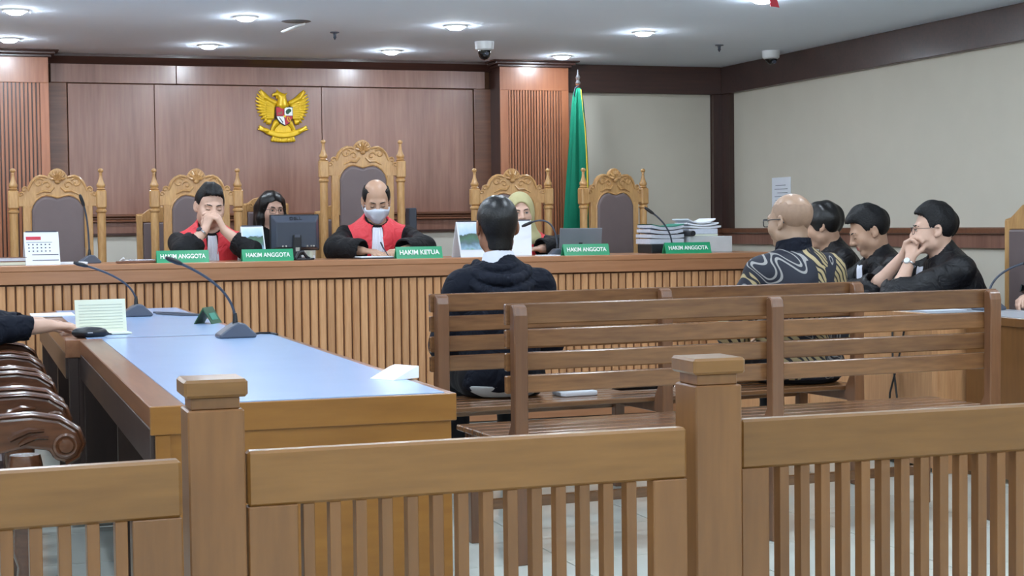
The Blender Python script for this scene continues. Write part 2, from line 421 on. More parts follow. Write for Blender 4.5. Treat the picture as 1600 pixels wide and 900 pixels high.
# ---- back wall, recessed middle panelled in wood
wb = struct(box('wall_back', 'bench_back', XL, XR+.1, YB+.03, YB+.2, 0, ZC), 'wood panelled wall behind the judges')
def on(parent, o):
    o.parent = parent; o.location = Vector(o.location)-parent.location; return o
for k, (x0, x1) in enumerate(((.715, 1.317), (1.321, 2.542), (2.546, 3.725))):
    on(wb, box('wall_panel', 'panel_wood', x0, x1, YB, YB+.03, 1.30, 2.235, bevel=.002))
for x0, x1 in ((.60, 1.475), (1.479, 3.82)):
    on(wb, box('frieze_panel', 'panel_wood', x0, x1, YB-.012, YB+.03, 2.241, 2.40, bevel=.002))
for x0, x1 in ((.57, .708), (3.732, 3.88)):
    on(wb, box('side_strip', 'rail_wood', x0, x1, YB-.01, YB+.03, 1.3, 2.24, bevel=.003))
for i, (z0, z1, d) in enumerate(((1.283, 1.302, .05), (1.262, 1.279, .035), (1.245, 1.26, .045))):
    on(wb, box('dado_rail', 'rail_wood', .57, 3.88, YB-d, YB+.03, z0, z1, bevel=.004))
on(wb, box('dado_board', 'panel_wood', .57, 3.88, YB-.02, YB+.03, 1.165, 1.245, bevel=.002))
on(wb, box('dado_rail', 'dark_wood', .57, 3.88, YB-.03, YB+.03, 1.15, 1.165))
on(wb, box('lower_panel', 'wallpaper_lower', .57, 3.88, YB-.005, YB+.03, .15, 1.15))
# cream section right of the fluted pillar
on(wb, box('cream_panel', 'wallpaper', 4.40, 5.73, YB-.002, YB+.03, 1.145, 2.225))
on(wb, box('lower_panel', 'wallpaper_lower', 4.40, 5.85, YB-.002, YB+.03, 0, 1.0))
struct(box('trim_1', 'dark_wood', 4.40, 5.85, YB-.06, YB+.03, 2.222, ZC, bevel=.004), 'dark beam along the back wall top')
struct(box('trim_2', 'dark_wood_v', 5.735, 5.85, YB-.05, YB+.03, 1.145, 2.222), 'dark wooden corner upright')
struct(box('trim_3', 'rail_wood', 4.40, 5.85, YB-.05, YB, 1.105, 1.145, bevel=.008), 'brown dado rail on back wall')
struct(box('trim_4', 'panel_wood', 4.40, 5.85, YB-.025, YB, 1.0, 1.105, bevel=.003), 'brown dado board on back wall')
# crown over the recess
m = MB(); m.prism([(YB-.09, ZC), (YB-.09, ZC-.02), (YB-.05, ZC-.05), (YB-.03, 2.372), (YB+.02, 2.372), (YB+.02, ZC)], .55, 3.9, 'yz')
struct(m.build('trim_5', 'dark_wood', None), 'dark crown moulding over the panelled wall')
# ---- right wall
wr = struct(box('wall_right', 'wallpaper', XR, XR+.1, YF, YB+.03, 0, ZC), 'cream wall on the right side')
struct(box('trim_6', 'dark_wood_y' if 'dark_wood_y' in MATS else 'dark_wood', XR-.05, XR, YF, YB-.06, 2.222, ZC, bevel=.004), 'dark beam along the right wall top')
struct(box('trim_7', 'dark_wood_v', XR-.04, XR, YB-.19, YB-.05, 1.145, 2.222), 'dark corner upright on right wall')
struct(box('trim_8', 'rail_wood', XR-.05, XR, YF, YB-.05, 1.105, 1.147, bevel=.008), 'brown dado rail on right wall')
struct(box('trim_9', 'panel_wood', XR-.025, XR, YF, YB-.03, 1.02, 1.105, bevel=.003), 'brown dado board on right wall')
# ---- fluted pillars
def pillar(x0, x1, g0, g1, n, label):
    p = thing('pillar', label, 'pillar', ((x0+x1)/2, 11.85, 0)); p['kind'] = 'structure'; del p['category']
    c = (x0+x1)/2
    MB().box(x0-c, x1-c, -.085, .17, 0, 2.40).build('core', 'dark_wood_v', p)
    MB().box(x0-c, x1-c, -.1, -.085, 2.215, 2.40).build('head_board', 'pillar_wood', p, .002)
    MB().box(x0-c, g0-c, -.1, -.085, 0, 2.215).build('stile', 'pillar_wood', p, .002)
    MB().box(g1-c, x1-c, -.1, -.085, 0, 2.215).build('stile', 'pillar_wood', p, .002)
    st = (g1-g0)/n; first = None
    for i in range(n):
        if first is None: o = first = MB().box(-st*.34, st*.34, -.1, -.085, 0, 2.215).build('flute_slat', 'pillar_wood', p, .0025)
        else:
            o = first.copy(); COL.objects.link(o); o.parent = p
        o.location = (g0-c+st*(i+.5), 0, 0)
    m = MB(); 
    for a, z0, z1 in ((.02, 2.39, 2.41), (.045, 2.41, 2.43), (.07, 2.43, ZC)): m.box(x0-c-a, x1-c+a, -.1-a, .17, z0, z1)
    m.build('capital', 'dark_wood', p, .004)
    return p
pillar(-.10, .574, -.02, .515, 20, 'fluted wooden pillar at the left edge')
pillar(3.864, 4.418, 3.93, 4.36, 19, 'fluted wooden pillar left of the green flag')
# ================================================================== CEILING FITTINGS
def downlight():
    t = thing('downlight', 'x', 'ceiling light', (0, 0, ZC), 0, 'recessed ceiling downlights')
    MB().lathe([(.052, -.004), (.056, -.011), (.072, -.008), (.076, 0), (.06, .0), (.052, -.002)], n=20).build('trim_ring', 'white_plastic', t, smooth=True)
    MB().lathe([(.051, -.006), (.047, -.018), (.03, -.026), (.003, -.029)], n=20).build('lens', 'lamp_lens', t, smooth=True)
    return t
proto = None
where = {(.3, 9.65): 'leftmost lit downlight in the nearer row, in the upper left corner', (.3, 11.1): 'lit downlight right above the left fluted pillar', (1.6, 9.65): 'lit downlight left of the tilted lamp in ceiling',
         (1.6, 11.2): 'lit downlight over the panelled wall, left of the eagle emblem', (2.93, 9.78): 'lit downlight just left of the black dome camera', (2.9, 11.28): 'lit downlight over the panelled wall, right of the eagle emblem',
         (4.22, 9.83): 'lit downlight right of the black dome camera', (4.22, 11.36): 'lit downlight directly above the right fluted pillar', (4.25, 8.22): 'downlight cut by the top picture edge, with red tag'}
pts = list(where)+[(x, y) for y in (8.22, 6.72, 5.22, 3.72, 2.22, .72, -.78, -2.2) for x in (-2.3, -1, .3, 1.6, 2.92, 4.25, 5.3) if (x, y) != (4.25, 8.22) and not (x > 5 and y > 6)]+[(x, y) for x in (-2.3, -1) for y in (9.65, 11.1)]
for x, y in pts:
    if proto is None: o = proto = downlight()
    else: o = copy_tree(proto)
    o.location = (x, y, ZC)
    o['label'] = where.get((x, y), 'lit recessed downlight in the ceiling above the picture')
# red paper tag on the cut-off lamp
tag(MB().prism([(-.03, 0), (.02, -.005), (.035, -.05), (-.02, -.045)], -.001, .001, 'xz').build('ceiling_tag', 'red_print'), 'small red tag hanging at downlight at the top edge', 'tag').location = (4.29, 8.16, ZC-.004)
# tilted lamp
t = thing('tilted_lamp', 'tilted lamp hanging half out of its dark ceiling opening', 'ceiling light', (1.93, 9.80, ZC))
MB().lathe([(.001, -.002), (.085, -.002), (.09, 0)], n=22).build('opening', 'dark_grey', t)
m = MB().lathe([(.07, -.012), (.078, -.004), (.078, .0), (.06, .002)], n=20); m.rot(Ry(-.35)).move((-.02, 0, -.035)); m.build('trim_ring', 'white_plastic', t, smooth=True)
m = MB().lathe([(.066, -.014), (.03, -.018), (.002, -.019)], n=20); m.rot(Ry(-.35)).move((-.02, 0, -.035)); m.build('lens', 'white_plastic', t, smooth=True)
def sprinkler(x, y, label):
    t = thing('sprinkler', label, 'sprinkler', (x, y, ZC), 0, 'fire sprinklers')
    MB().lathe([(.03, 0), (.03, -.006), (.012, -.01), (.009, -.028), (.012, -.032), (.005, -.045), (.002, -.05)], n=12).build('head', 'dark_grey', t, smooth=True)
sprinkler(2.272, 10.28, 'dark sprinkler head between tilted lamp and black dome camera')
sprinkler(5.05, 10.42, 'dark sprinkler head left of the white dome camera')
def dome(x, y, label, low):
    t = thing('dome_camera', label, 'camera', (x, y, ZC), 0, 'ceiling dome cameras')
    MB().lathe([(.066, 0), (.066, -.01), (.062, -.05), (.052, -.058), (.045, -.06)], n=20).build('housing', 'white_plastic', t, smooth=True)
    MB().lathe([(.044, -.058), (.043, -.075-low*.3), (.036, -.092-low), (.022, -.106-low), (.004, -.112-low)], n=20).build('dome', 'black_gloss', t, smooth=True)
    MB().lathe([(.012, -.02), (.014, 0), (.010, .004)], c=(0, -.043, -.085), ax='y', n=12).build('camera_lens', 'dark_grey', t, smooth=True)
dome(3.377, 10.6, 'ceiling dome camera with large black dome above the chief judge', .012)
dome(5.60, 10.7, 'white ceiling dome camera close to the right wall', -.012)
# ================================================================== JUDGES' BENCH
BY, BZ = 9.42, 1.0
jb = thing('judges_bench', 'long wooden judges bench with vertical slatted front', 'bench', (2.2, BY, 0))
X0, X1 = -.9-2.2, 5.0-2.2
MB().box(X0, X1, 0, .62, .965, BZ).build('counter_top', 'bench_wood', jb, .004)
MB().box(X0, X1, .004, .03, .895, .965).build('fascia', 'bench_wood', jb, .002)
MB().box(X0, X1, .045, .06, .0, .93).build('back_panel', 'bench_back', jb)
MB().box(X0, X1, .02, .05, 0, .10).build('plinth', 'bench_wood', jb, .003)
for x in (X0, X1-.03): MB().box(x, x+.03, .06, .6, 0, .965).build('side_panel', 'bench_wood', jb, .002)
first = None; k = 0
x = X0+.03
while x < X1-.03:
    if first is None: o = first = MB().prism([(-.0205, .045), (-.0205, .034), (-.014, .027), (.016, .027), (.0205, .032), (.0205, .045)], .10, .885, 'xy').build('slat', 'bench_slat', jb)
    else:
        o = first.copy(); COL.objects.link(o); o.parent = jb
    o.location = (x, 0, 0); x += .0502
# ================================================================== FRONT RAILING
def fence_panel(name, label, cat, xa, xb, y, z, stl, str_, pitch, x_first, rz=0, slab=.034, latch=False):
    t = thing(name, label, cat, (xa, y, 0), rz); Lx = xb-xa
    MB().box(0, Lx, -slab/2, slab/2, z-.10, z).build('top_rail', 'fence_wood', t, .005)
    if stl: MB().box(0, stl, -slab/2, slab/2, .06, z-.10).build('stile', 'fence_wood_v', t, .002)
    if str_: MB().box(Lx-str_, Lx, -slab/2, slab/2, .06, z-.10).build('stile', 'fence_wood_v', t, .002)
    MB().box(0, Lx, -slab/2, slab/2, .03, .14).build('bottom_rail', 'fence_wood', t, .003)
    x = x_first-xa; first = None
    while x < Lx-str_-.012:
        if first is None: o = first = MB().box(-.0105, .0105, -.014, .014, .14, z-.10).build('slat', 'fence_wood_v', t, .001)
        else:
            o = first.copy(); COL.objects.link(o); o.parent = t
        o.location = (x, 0, 0); x += pitch
    return t
fence_panel('slatted_railing', 'slatted wooden railing panel left of the left post', 'railing', -.75, .345, 2.80, .8, 0, .085, .047, -.745, .045)
fence_panel('railing_gate', 'slatted wooden railing gate between the two posts', 'gate', .468, 1.325, 2.905, .8, .09, .072, .0485, .578)
fence_panel('slatted_railing', 'slatted wooden railing panel right of the right post', 'railing', 1.475, 3.3, 2.97, .8, .062, .06, .0472, 1.573)
def post(x, y, label):
    t = thing('railing_post', label, 'post', (x, y, 0), 0, 'railing posts')
    MB().box(-.05, .05, -.05, .05, 0, .878).build('shaft', 'fence_wood_v', t, .003)
    MB().box(-.043, .043, -.043, .043, .878, .9).build('neck', 'fence_wood_v', t, .002)
    MB().box(-.056, .056, -.056, .056, .9, .932).build('cap', 'fence_wood', t, .005)
post(.413, 2.93, 'square capped railing post left of the gate, before the desk')
post(1.40, 2.95, 'square capped railing post right of the gate, before the benches')
# ================================================================== PUBLIC BENCHES (PEWS)
def pew(x, y, rz, length, label):
    t = thing('wooden_bench', label, 'bench', (x, y, 0), rz, 'slatted wooden benches')
    tops = (.92, .829, .747, .667)
    for i, z in enumerate(tops):
        h = .074 if i == 0 else .064
        MB().box(-.01, length+.01, .018, .04, z-h, z).build('back_slat', 'pew_wood', t, .004)
    for x in (.03, length/2+.02, length-.03):
        pts = [(-.022, 0), (-.03, .3), (-.024, .5), (-.028, .88), (-.02, .908), (-.002, .918), (.018, .91), (.018, 0.5), (.05, .45), (.06, .40), (.022, .36), (.018, 0)]
        o = MB().prism([(a, b) for a, b in pts], -.026, .026, 'yz').build('upright', 'pew_wood_v', t, .004); o.location = (x, 0, 0)
        o = MB().box(-.024, .024, .43, .47, 0, .415).build('front_leg', 'pew_wood_v', t, .003); o.location = (x, 0, 0)
        o = MB().box(-.02, .02, .02, .45, .38, .425).build('seat_bearer', 'pew_wood_v', t, .003); o.location = (x, 0, 0)
    for i in range(5):
        MB().box(-.03, length+.03, .055+i*.088, .055+i*.088+.078, .425, .447).build('seat_plank', 'pew_wood', t, .004)
    MB().box(0, length, .455, .475, .36, .42).build('apron', 'pew_wood', t, .003)
    MB().box(.03, length-.03, .44, .46, .12, .16).build('stretcher', 'pew_wood', t, .003)
    return t
pew(1.80, 5.39, math.radians(3.4), 2.09, 'slatted wooden bench nearer the railing, empty')
pew(1.79, 6.33, math.radians(4.6), 2.07, 'slatted wooden bench on which two men sit')
# ================================================================== LEFT DESKS
def desk(x0, x1, y0, y1, label, near):
    t = thing('long_desk', label, 'desk', (x0, y0, 0), 0, 'desks with pale blue tops'); W, Ld = x1-x0, y1-y0
    MB().box(0, W, 0, Ld, .70, .757).build('top_slab', 'desk_wood_y', t, .003)
    MB().box(.085, W-.03, .004, Ld-.01, .757, .7595).build('top_inlay', 'desk_top', t)
    em = 'desk_wood' if near else 'desk_shaded'  # far desk's near face has its shade painted in as darker wood
    MB().box(0, W, -.008, .0, .685, .757).build('end_edging', 'desk_wood' if near else 'desk_wood_y', t, .002)
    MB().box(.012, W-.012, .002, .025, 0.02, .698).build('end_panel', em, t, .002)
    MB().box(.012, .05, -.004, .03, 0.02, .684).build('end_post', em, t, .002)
    MB().box(.012, W-.012, Ld-.025, Ld-.002, 0.02, .70).build('end_panel', 'desk_shaded', t, .002)
    MB().box(W-.05, W-.02, .025, Ld-.025, .05, .70).build('modesty_panel', 'desk_shaded', t)
    MB().box(.0, .03, .01, Ld-.01, .60, .70).build('apron', 'desk_shaded', t, .002)
    MB().box(.03, W*.6, Ld/2-.015, Ld/2+.015, 0, .70).build('divider', 'desk_shaded', t)
    return t
desk(.425, 1.218, 4.11, 6.70, 'long desk with pale blue top nearest the railing', True)
desk(.37, 1.13, 6.735, 9.15, 'farther long desk with open notebook on pale blue top', False)
# ================================================================== RIGHT DESKS
def desk_right(x0, x1, y0, y1, label, mat):
    t = thing('long_desk', label, 'desk', (x0, y0, 0), 0, 'grey topped desks on the right'); W, Ld = x1-x0, y1-y0
    MB().box(0, W, 0, Ld, .715, .755).build('top_slab', mat, t, .003)
    MB().box(.01, W-.01, .01, Ld-.01, .755, .759).build('top_inlay', 'desk_top_grey', t)
    MB().box(.015, .035, .02, Ld-.02, .02, .715).build('front_panel', mat, t, .002)
    MB().box(.006, .02, .0, .05, 0, .715).build('edge_post', mat, t, .002)
    MB().box(.006, .02, Ld*.5-.02, Ld*.5+.02, 0, .715).build('edge_post', mat, t, .002)
    MB().box(.02, W-.02, .0, .025, 0, .715).build('end_panel', mat, t, .002)
    MB().box(.02, W-.02, Ld-.025, Ld, 0, .715).build('end_panel', mat, t, .002)
desk_right(4.30, 4.80, 6.58, 9.1, 'long grey topped desk in front of three lawyers', 'bench_slat')
desk_right(4.42, 4.86, 4.6, 6.55, 'grey topped desk end by the right picture edge', 'fence_wood_v')

m = MB(); m.tube([(4.31, 6.98, .70), (4.30, 6.96, .5), (4.29, 6.9, .3), (4.285, 6.93, .02)], .005, 6); m.tube([(4.31, 6.86, .70), (4.295, 6.9, .52), (4.29, 6.97, .35), (4.285, 6.99, .02)], .005, 6)
tag(m.build('hanging_cable', 'black_plastic', smooth=True), 'dark cables hanging down the side of the lawyers desk', 'cable')
# ================================================================== CARVED CHAIRS
def spiral(c, r0, r1, a0, a1, n, sx=1):
    return [(c[0]+sx*(r0+(r1-r0)*i/n)*math.cos(a0+(a1-a0)*i/n), c[1], c[2]+(r0+(r1-r0)*i/n)*math.sin(a0+(a1-a0)*i/n)) for i in range(n+1)]
def carved_chair(label, H, HW=.266, group='carved high-backed chairs', base=0.15, arms='plain', wood_='gold_wood'):
    """local: back in plane y=0, sitter faces +y, z measured from the floor (chair stands on base)"""
    t = thing('carved_chair', label, 'chair', (0, 0, base), 0, group)
    H = H-base
    C = lambda pts: [(x, H+z) for x, z in pts]
    post_top = H-.254
    for s in (-1, 1):
        m = MB()
        m.lathe([(.024, 0), (.024, .42), (.032, .44), (.032, .47), (.022, .5), (.026, post_top*.7), (.027, post_top-.03), (.034, post_top-.022), (.034, post_top-.012), (.026, post_top-.004), (.028, post_top)], n=14)
        o = m.build('post', wood_, t, smooth=True); o.location = (s*HW, 0, 0)
        o = MB().box(-.032, .032, -.03, .03, post_top, H-.138).build('post_block', wood_, t, .008); o.location = (s*HW, 0, 0)
        z = H-.138
        o = MB().lathe([(.022, z), (.03, z+.006), (.02, z+.014), (.027, z+.022), (.028, z+.034), (.02, z+.048), (.012, z+.072), (.009, z+.1), (.011, z+.105), (.009, z+.11), (.017, z+.118), (.018, z+.126), (.012, z+.135), (.003, z+.138)], n=14).build('finial', wood_, t, smooth=True); o.location = (s*HW, 0, 0)
        MB().box(*sorted((s*.163, s*.212)), -.016, .016, .40, H-.232).build('stile', wood_, t, .004)
        MB().box(*sorted((s*.17, s*.25)), -.014, .014, .5, .56).build('low_rail', wood_, t, .004)
    half = [(0, 0), (.014, -.003), (.027, -.009), (.042, -.021), (.052, -.034), (.06, -.05), (.078, -.043), (.108, -.041), (.138, -.055), (.163, -.08), (.176, -.108), (.183, -.132), (.192, -.116), (.207, -.118), (.212, -.134), (.218, -.15), (.230, -.152), (.238, -.166), (.238, -.178)]
    inner = [(.238, -.24), (.165, -.24), (.163, -.262), (.152, -.226), (.13, -.196), (.1, -.174), (.07, -.166), (.04, -.171), (.015, -.182)]
    right = half[1:]+inner
    pts = [(0, 0)]+right+[(0, -.19)]+[(-x, z) for x, z in right[::-1]]
    MB().prism(C(pts), -.014, .016, 'xz').build('crest_board', wood_, t, .003)
    # carving on the sitter's side (+y)
    m = MB()
    for i in range(7):
        a = math.radians(90+(i-3)*24); r = .064 if abs(i-3) < 3 else .052
        m.tube([(0, .018, H-.078), (math.cos(a)*r*.55, .028, H-.078+math.sin(a)*r*.6), (math.cos(a)*r*.95, .02, H-.078+math.sin(a)*r)], [.005, .011, .006], 7)
    m.ball((0, .022, H-.086), (.018, .014, .014))
    m.build('shell_carving', wood_, t, smooth=True)
    for s in (-1, 1):
        m = MB()
        arc = [(s*x, .018, H+z) for x, z in ((.058, -.062), (.075, -.053), (.105, -.05), (.133, -.063), (.156, -.088), (.168, -.114), (.176, -.14))]
        m.tube(arc, [.006, .009, .010, .010, .009, .008, .005], 7)
        m.tube([(s*p[0], p[1], p[2]) for p in spiral((.198, .018, H-.134), .022, .006, 3.6, -2.2, 14)], .006, 6)
        m.tube([(s*p[0], p[1], p[2]) for p in spiral((.221, .018, H-.165), .017, .005, 3.4, -2.4, 12)], .005, 6)
        m.tube([(s*p[0], p[1], p[2]) for p in spiral((.112, .017, H-.092), .032, .006, 2.6, -4.2, 18)], .0065, 6)
        m.tube([(s*p[0], p[1], p[2]) for p in spiral((.062, .017, H-.108), .028, .005, .2, 5.6, 16)], .006, 6)
        m.tube([(s*.02, .018, H-.12), (s*.045, .022, H-.146), (s*.085, .018, H-.143), (s*.13, .018, H-.165)], [.005, .008, .007, .004], 7)
        m.build('scroll_carving', wood_, t, smooth=True)
        # raised lip round the upholstery
        lip = [(s*x, .017, H+z) for x, z in ((0, -.184), (.04, -.173), (.07, -.168), (.1, -.176), (.13, -.198), (.152, -.228), (.164, -.264), (.165, -.5))]
        MB().tube(lip, .006, 6).build('arch_lip', wood_, t, smooth=True)
    pad = [(.16, -.264), (.149, -.232), (.128, -.204), (.1, -.183), (.07, -.175), (.04, -.179), (0, -.192)]
    pts = [(-.16, .5-H)]+[(.16, .5-H)]+pad+[(-x, z) for x, z in pad[::-1][1:]]
    MB().prism(C(pts), -.02, .03, 'xz').build('back_pad', 'leather', t, .018, seg=3)
    # lower body
    MB().box(-.27, .27, -.01, .46, .36, .43).build('seat_frame', wood_, t, .008)
    MB().box(-.245, .245, .03, .45, .43, .475).build('seat_pad', 'leather', t, .018, seg=2)
    for s in (-1, 1):
        o = MB().lathe([(.02, 0), (.03, .03), (.022, .07), (.032, .2), (.024, .3), (.034, .34), (.034, .40)], n=12).build('leg', wood_, t, smooth=True); o.location = (s*.25, .43, 0)
        o = MB().lathe([(.028, .40), (.022, .43), (.03, .48), (.036, .52), (.028, .545), (.02, .555), (.03, .575), (.03, .6)], n=12).build('arm_support', wood_, t, smooth=True); o.location = (s*.27, .38, 0)
        path = [(0, .02, .66), (0, .12, .635), (0, .25, .635), (0, .36, .655), (0, .44, .66), (0, .50, .64), (0, .525, .60), (0, .51, .565), (0, .475, .56), (0, .462, .585), (0, .48, .605)]
        m = MB(); m.tube(path, [.026, .028, .03, .034, .034, .032, .026, .02, .016, .014, .014], 8, .62, up=(0, 0, 1))
        o = m.build('armrest', wood_, t, smooth=True); o.location = (s*.27, 0, 0)
    return t
def place(t, x, y, rz): t.location.x = x; t.location.y = y; t.rotation_euler.z = rz; return t
PI = math.pi
CY = 10.62
def chair_at(px, label, H, rz=PI, py=266, **k):
    p = aty(px, py, CY); return place(carved_chair(label, H, **k), p[0], CY, rz)
c0 = chair_at(89, 'empty carved chair behind the red-headed desk calendar', 1.583)
def dupe(px, label, rz=PI, y=CY):
    c = copy_tree(c0); c['label'] = label; p = aty(px, 266, y); place(c, p[0], y, rz); return c
dupe(306, 'carved chair of the judge with hands clasped at his mouth')
dupe(799, 'carved chair of the judge in yellow headscarf')
dupe(958.5, 'empty carved chair right of the green flag, behind the laptop', PI+.28)
chair_at(565.5, 'tallest carved chair, of the judge in white mask', 1.772, HW=.262, py=226)
def office_chair(px, py, y, label, crest):
    p = aty(px, py, y); H = p[2]-.15
    t = thing('clerk_chair', label, 'chair', (p[0], y, .15), PI, 'lower wooden chairs behind the judges')
    for s in (-1, 1):
        MB().box(*sorted((s*.125, s*.165)), -.02, .02, 0, H-.06).build('back_post', 'gold_wood', t, .004)
        MB().box(*sorted((s*.13, s*.165)), .38, .42, 0, .43).build('leg', 'gold_wood', t, .004)
    pts = [(-.168, H-.11), (-.168, H-.055), (-.12, H-.05), (-.08, H-.02), (0, H), (.08, H-.02), (.12, H-.05), (.168, H-.055), (.168, H-.11)]
    MB().prism(pts, -.016, .016, 'xz').build('crest_board', 'gold_wood', t, .004)
    if crest:
        for s in (-1, 1):
            m = MB(); m.tube([(s*q[0], q[1], q[2]) for q in spiral((.045, .018, H-.055), .03, .006, 2.8, -3.6, 16)], .0055, 6)
            m.tube([(s*q[0], q[1], q[2]) for q in spiral((.1, .018, H-.07), .02, .005, .4, 5.4, 14)], .005, 6)
            m.build('scroll_carving', 'gold_wood', t, smooth=True)
    MB().box(-.122, .122, -.018, .022, .45, H-.112).build('back_pad', 'leather', t, .01, seg=2)
    MB().box(-.165, .165, -.01, .42, .38, .43).build('seat_frame', 'gold_wood', t, .006)
    MB().box(-.15, .15, .03, .41, .43, .47).build('seat_pad', 'leather', t, .015, seg=2)
office_chair(251, 322, 11.35, 'lower chair half hidden behind the carved chair with watch-wearing judge', False)
office_chair(413, 306, 11.40, 'lower carved chair of the long-haired woman in glasses', True)
office_chair(528, 318, 11.3, 'lower chair hidden behind the tallest carved chair', False)
# armchairs along the left desk (their scrolled arms show)
def arm_chair(y, label, first=[None]):
    if first[0] is None:
        t = thing('scroll_armchair', label, 'chair', (0, 0, 0), -PI/2, 'scroll armed chairs along the left desks')
        for s in (-1, 1):
            x = s*.285
            side = [(.0, .62), (.0, .66), (.12, .668), (.24, .682), (.34, .700), (.42, .703), (.49, .69), (.535, .66), (.548, .625), (.535, .592), (.505, .575), (.475, .585), (.462, .61), (.40, .62), (.30, .60), (.18, .59), (.08, .60)]
            MB().prism(side, -.026, .026, 'yz').build('armrest', 'arm_wood', t, .008, seg=2).location = (x, 0, 0)
            top = [(0, .0, .664), (0, .12, .672), (0, .24, .686), (0, .34, .704), (0, .42, .707), (0, .49, .694), (0, .538, .662), (0, .551, .625), (0, .537, .59), (0, .505, .572)]
            MB().tube(top, .031, 10, .28, up=(0, 0, 1)).build('arm_bead', 'arm_wood', t, smooth=True).location = (x, 0, 0)
            for q in (-1, 1):
                m = MB(); m.lathe([(.034, 0), (.034, q*.008), (.028, q*.012), (.022, q*.008), (.018, q*.014), (.004, q*.016)], c=(q*.026, .505, .622), ax='x', n=16)
                m.build('scroll_boss', 'arm_wood', t, smooth=True).location = (x, 0, 0)
                m = MB()
                m.tube([(q*.028, .45, .665), (q*.032, .41, .668), (q*.032, .375, .655), (q*.03, .36, .645)], [.004, .009, .011, .008], 7)
                m.tube([(q*.028, .46, .645), (q*.032, .43, .65), (q*.032, .40, .64), (q*.03, .385, .63)], [.004, .008, .009, .005], 7)
                m.build('leaf_carving', 'arm_wood', t, smooth=True).location = (x, 0, 0)
            o = MB().lathe([(.02, 0), (.034, .03), (.024, .08), (.036, .2), (.026, .3), (.04, .34), (.04, .40), (.046, .41), (.036, .43), (.034, .455), (.043, .47), (.046, .5), (.046, .57), (.04, .6)], n=16).build('front_leg', 'arm_wood', t, smooth=True); o.location = (x, .40, 0)
            o = MB().box(-.025, .025, -.025, .025, 0, 1.15).build('back_post', 'arm_wood', t, .006); o.location = (s*.26, -.02, 0)
        MB().box(-.26, .26, .0, .42, .36, .43).build('seat_frame', 'arm_wood', t, .008)
        MB().box(-.24, .24, .02, .41, .43, .48).build('seat_pad', 'leather', t, .018, seg=2)
        MB().box(-.235, .235, -.04, .0, .55, 1.08).build('back_pad', 'leather', t, .018, seg=2)
        MB().prism([(-.285, 1.08), (-.2, 1.16), (0, 1.22), (.2, 1.16), (.285, 1.08)], -.045, .0, 'xz').build('crest_board', 'arm_wood', t, .006)
        first[0] = t
    else: t = copy_tree(first[0]); t['label'] = label
    t.location = (-.262, y, 0)
arm_chair(4.80, 'scroll armed chair nearest the railing at the left desk')
arm_chair(5.58, 'second scroll armed chair from the railing at left desk')
arm_chair(6.36, 'third scroll armed chair from the railing at left desk')
arm_chair(7.16, 'farthest scroll armed chair, of the person with the notebook')
# plain-framed high chairs of the lawyers (the nearest shows at the right picture edge)
def lawyer_chair(x, y, H, label, w=.25):
    t = thing('lawyer_chair', label, 'chair', (x, y, 0), PI/2, 'framed high chairs behind the right desk')
    for s in (-1, 1):
        MB().box(*sorted((s*(w-.045), s*w)), -.02, .02, 0, H-.05).build('back_post', 'gold_wood', t, .004)
        o = MB().lathe([(.02, 0), (.03, .03), (.022, .1), (.03, .3), (.03, .40)], n=12).build('leg', 'gold_wood', t, smooth=True); o.location = (s*(w-.04), .40, 0)
    pts = [(-w, H-.1), (-w, H-.045), (-w+.05, H-.035), (-w+.09, H-.01), (-.1, H+.03), (0, H+.045), (.1, H+.03), (w-.09, H-.01), (w-.05, H-.035), (w, H-.045), (w, H-.1)]
    MB().prism(pts, -.018, .018, 'xz').build('crest_board', 'gold_wood', t, .004)
    MB().box(-w+.045, w-.045, -.022, .028, .47, H-.1).build('back_pad', 'leather', t, .012, seg=2)
    MB().box(-w, w, -.01, .43, .36, .42).build('seat_frame', 'gold_wood', t, .006)
    MB().box(-w+.02, w-.02, .03, .42, .42, .46).build('seat_pad', 'leather', t, .015, seg=2)
lawyer_chair(5.36, 7.27, 1.24, 'framed leather chair back at the right picture edge')
lawyer_chair(5.40, 6.42, .72, 'low chair of the person holding a phone, outside picture')
for y, l in ((7.80, 'low chair under the middle lawyer looking down'), (8.44, 'low chair under the farthest of three lawyers')):
    lawyer_chair(5.19, y, .80, l, .215)
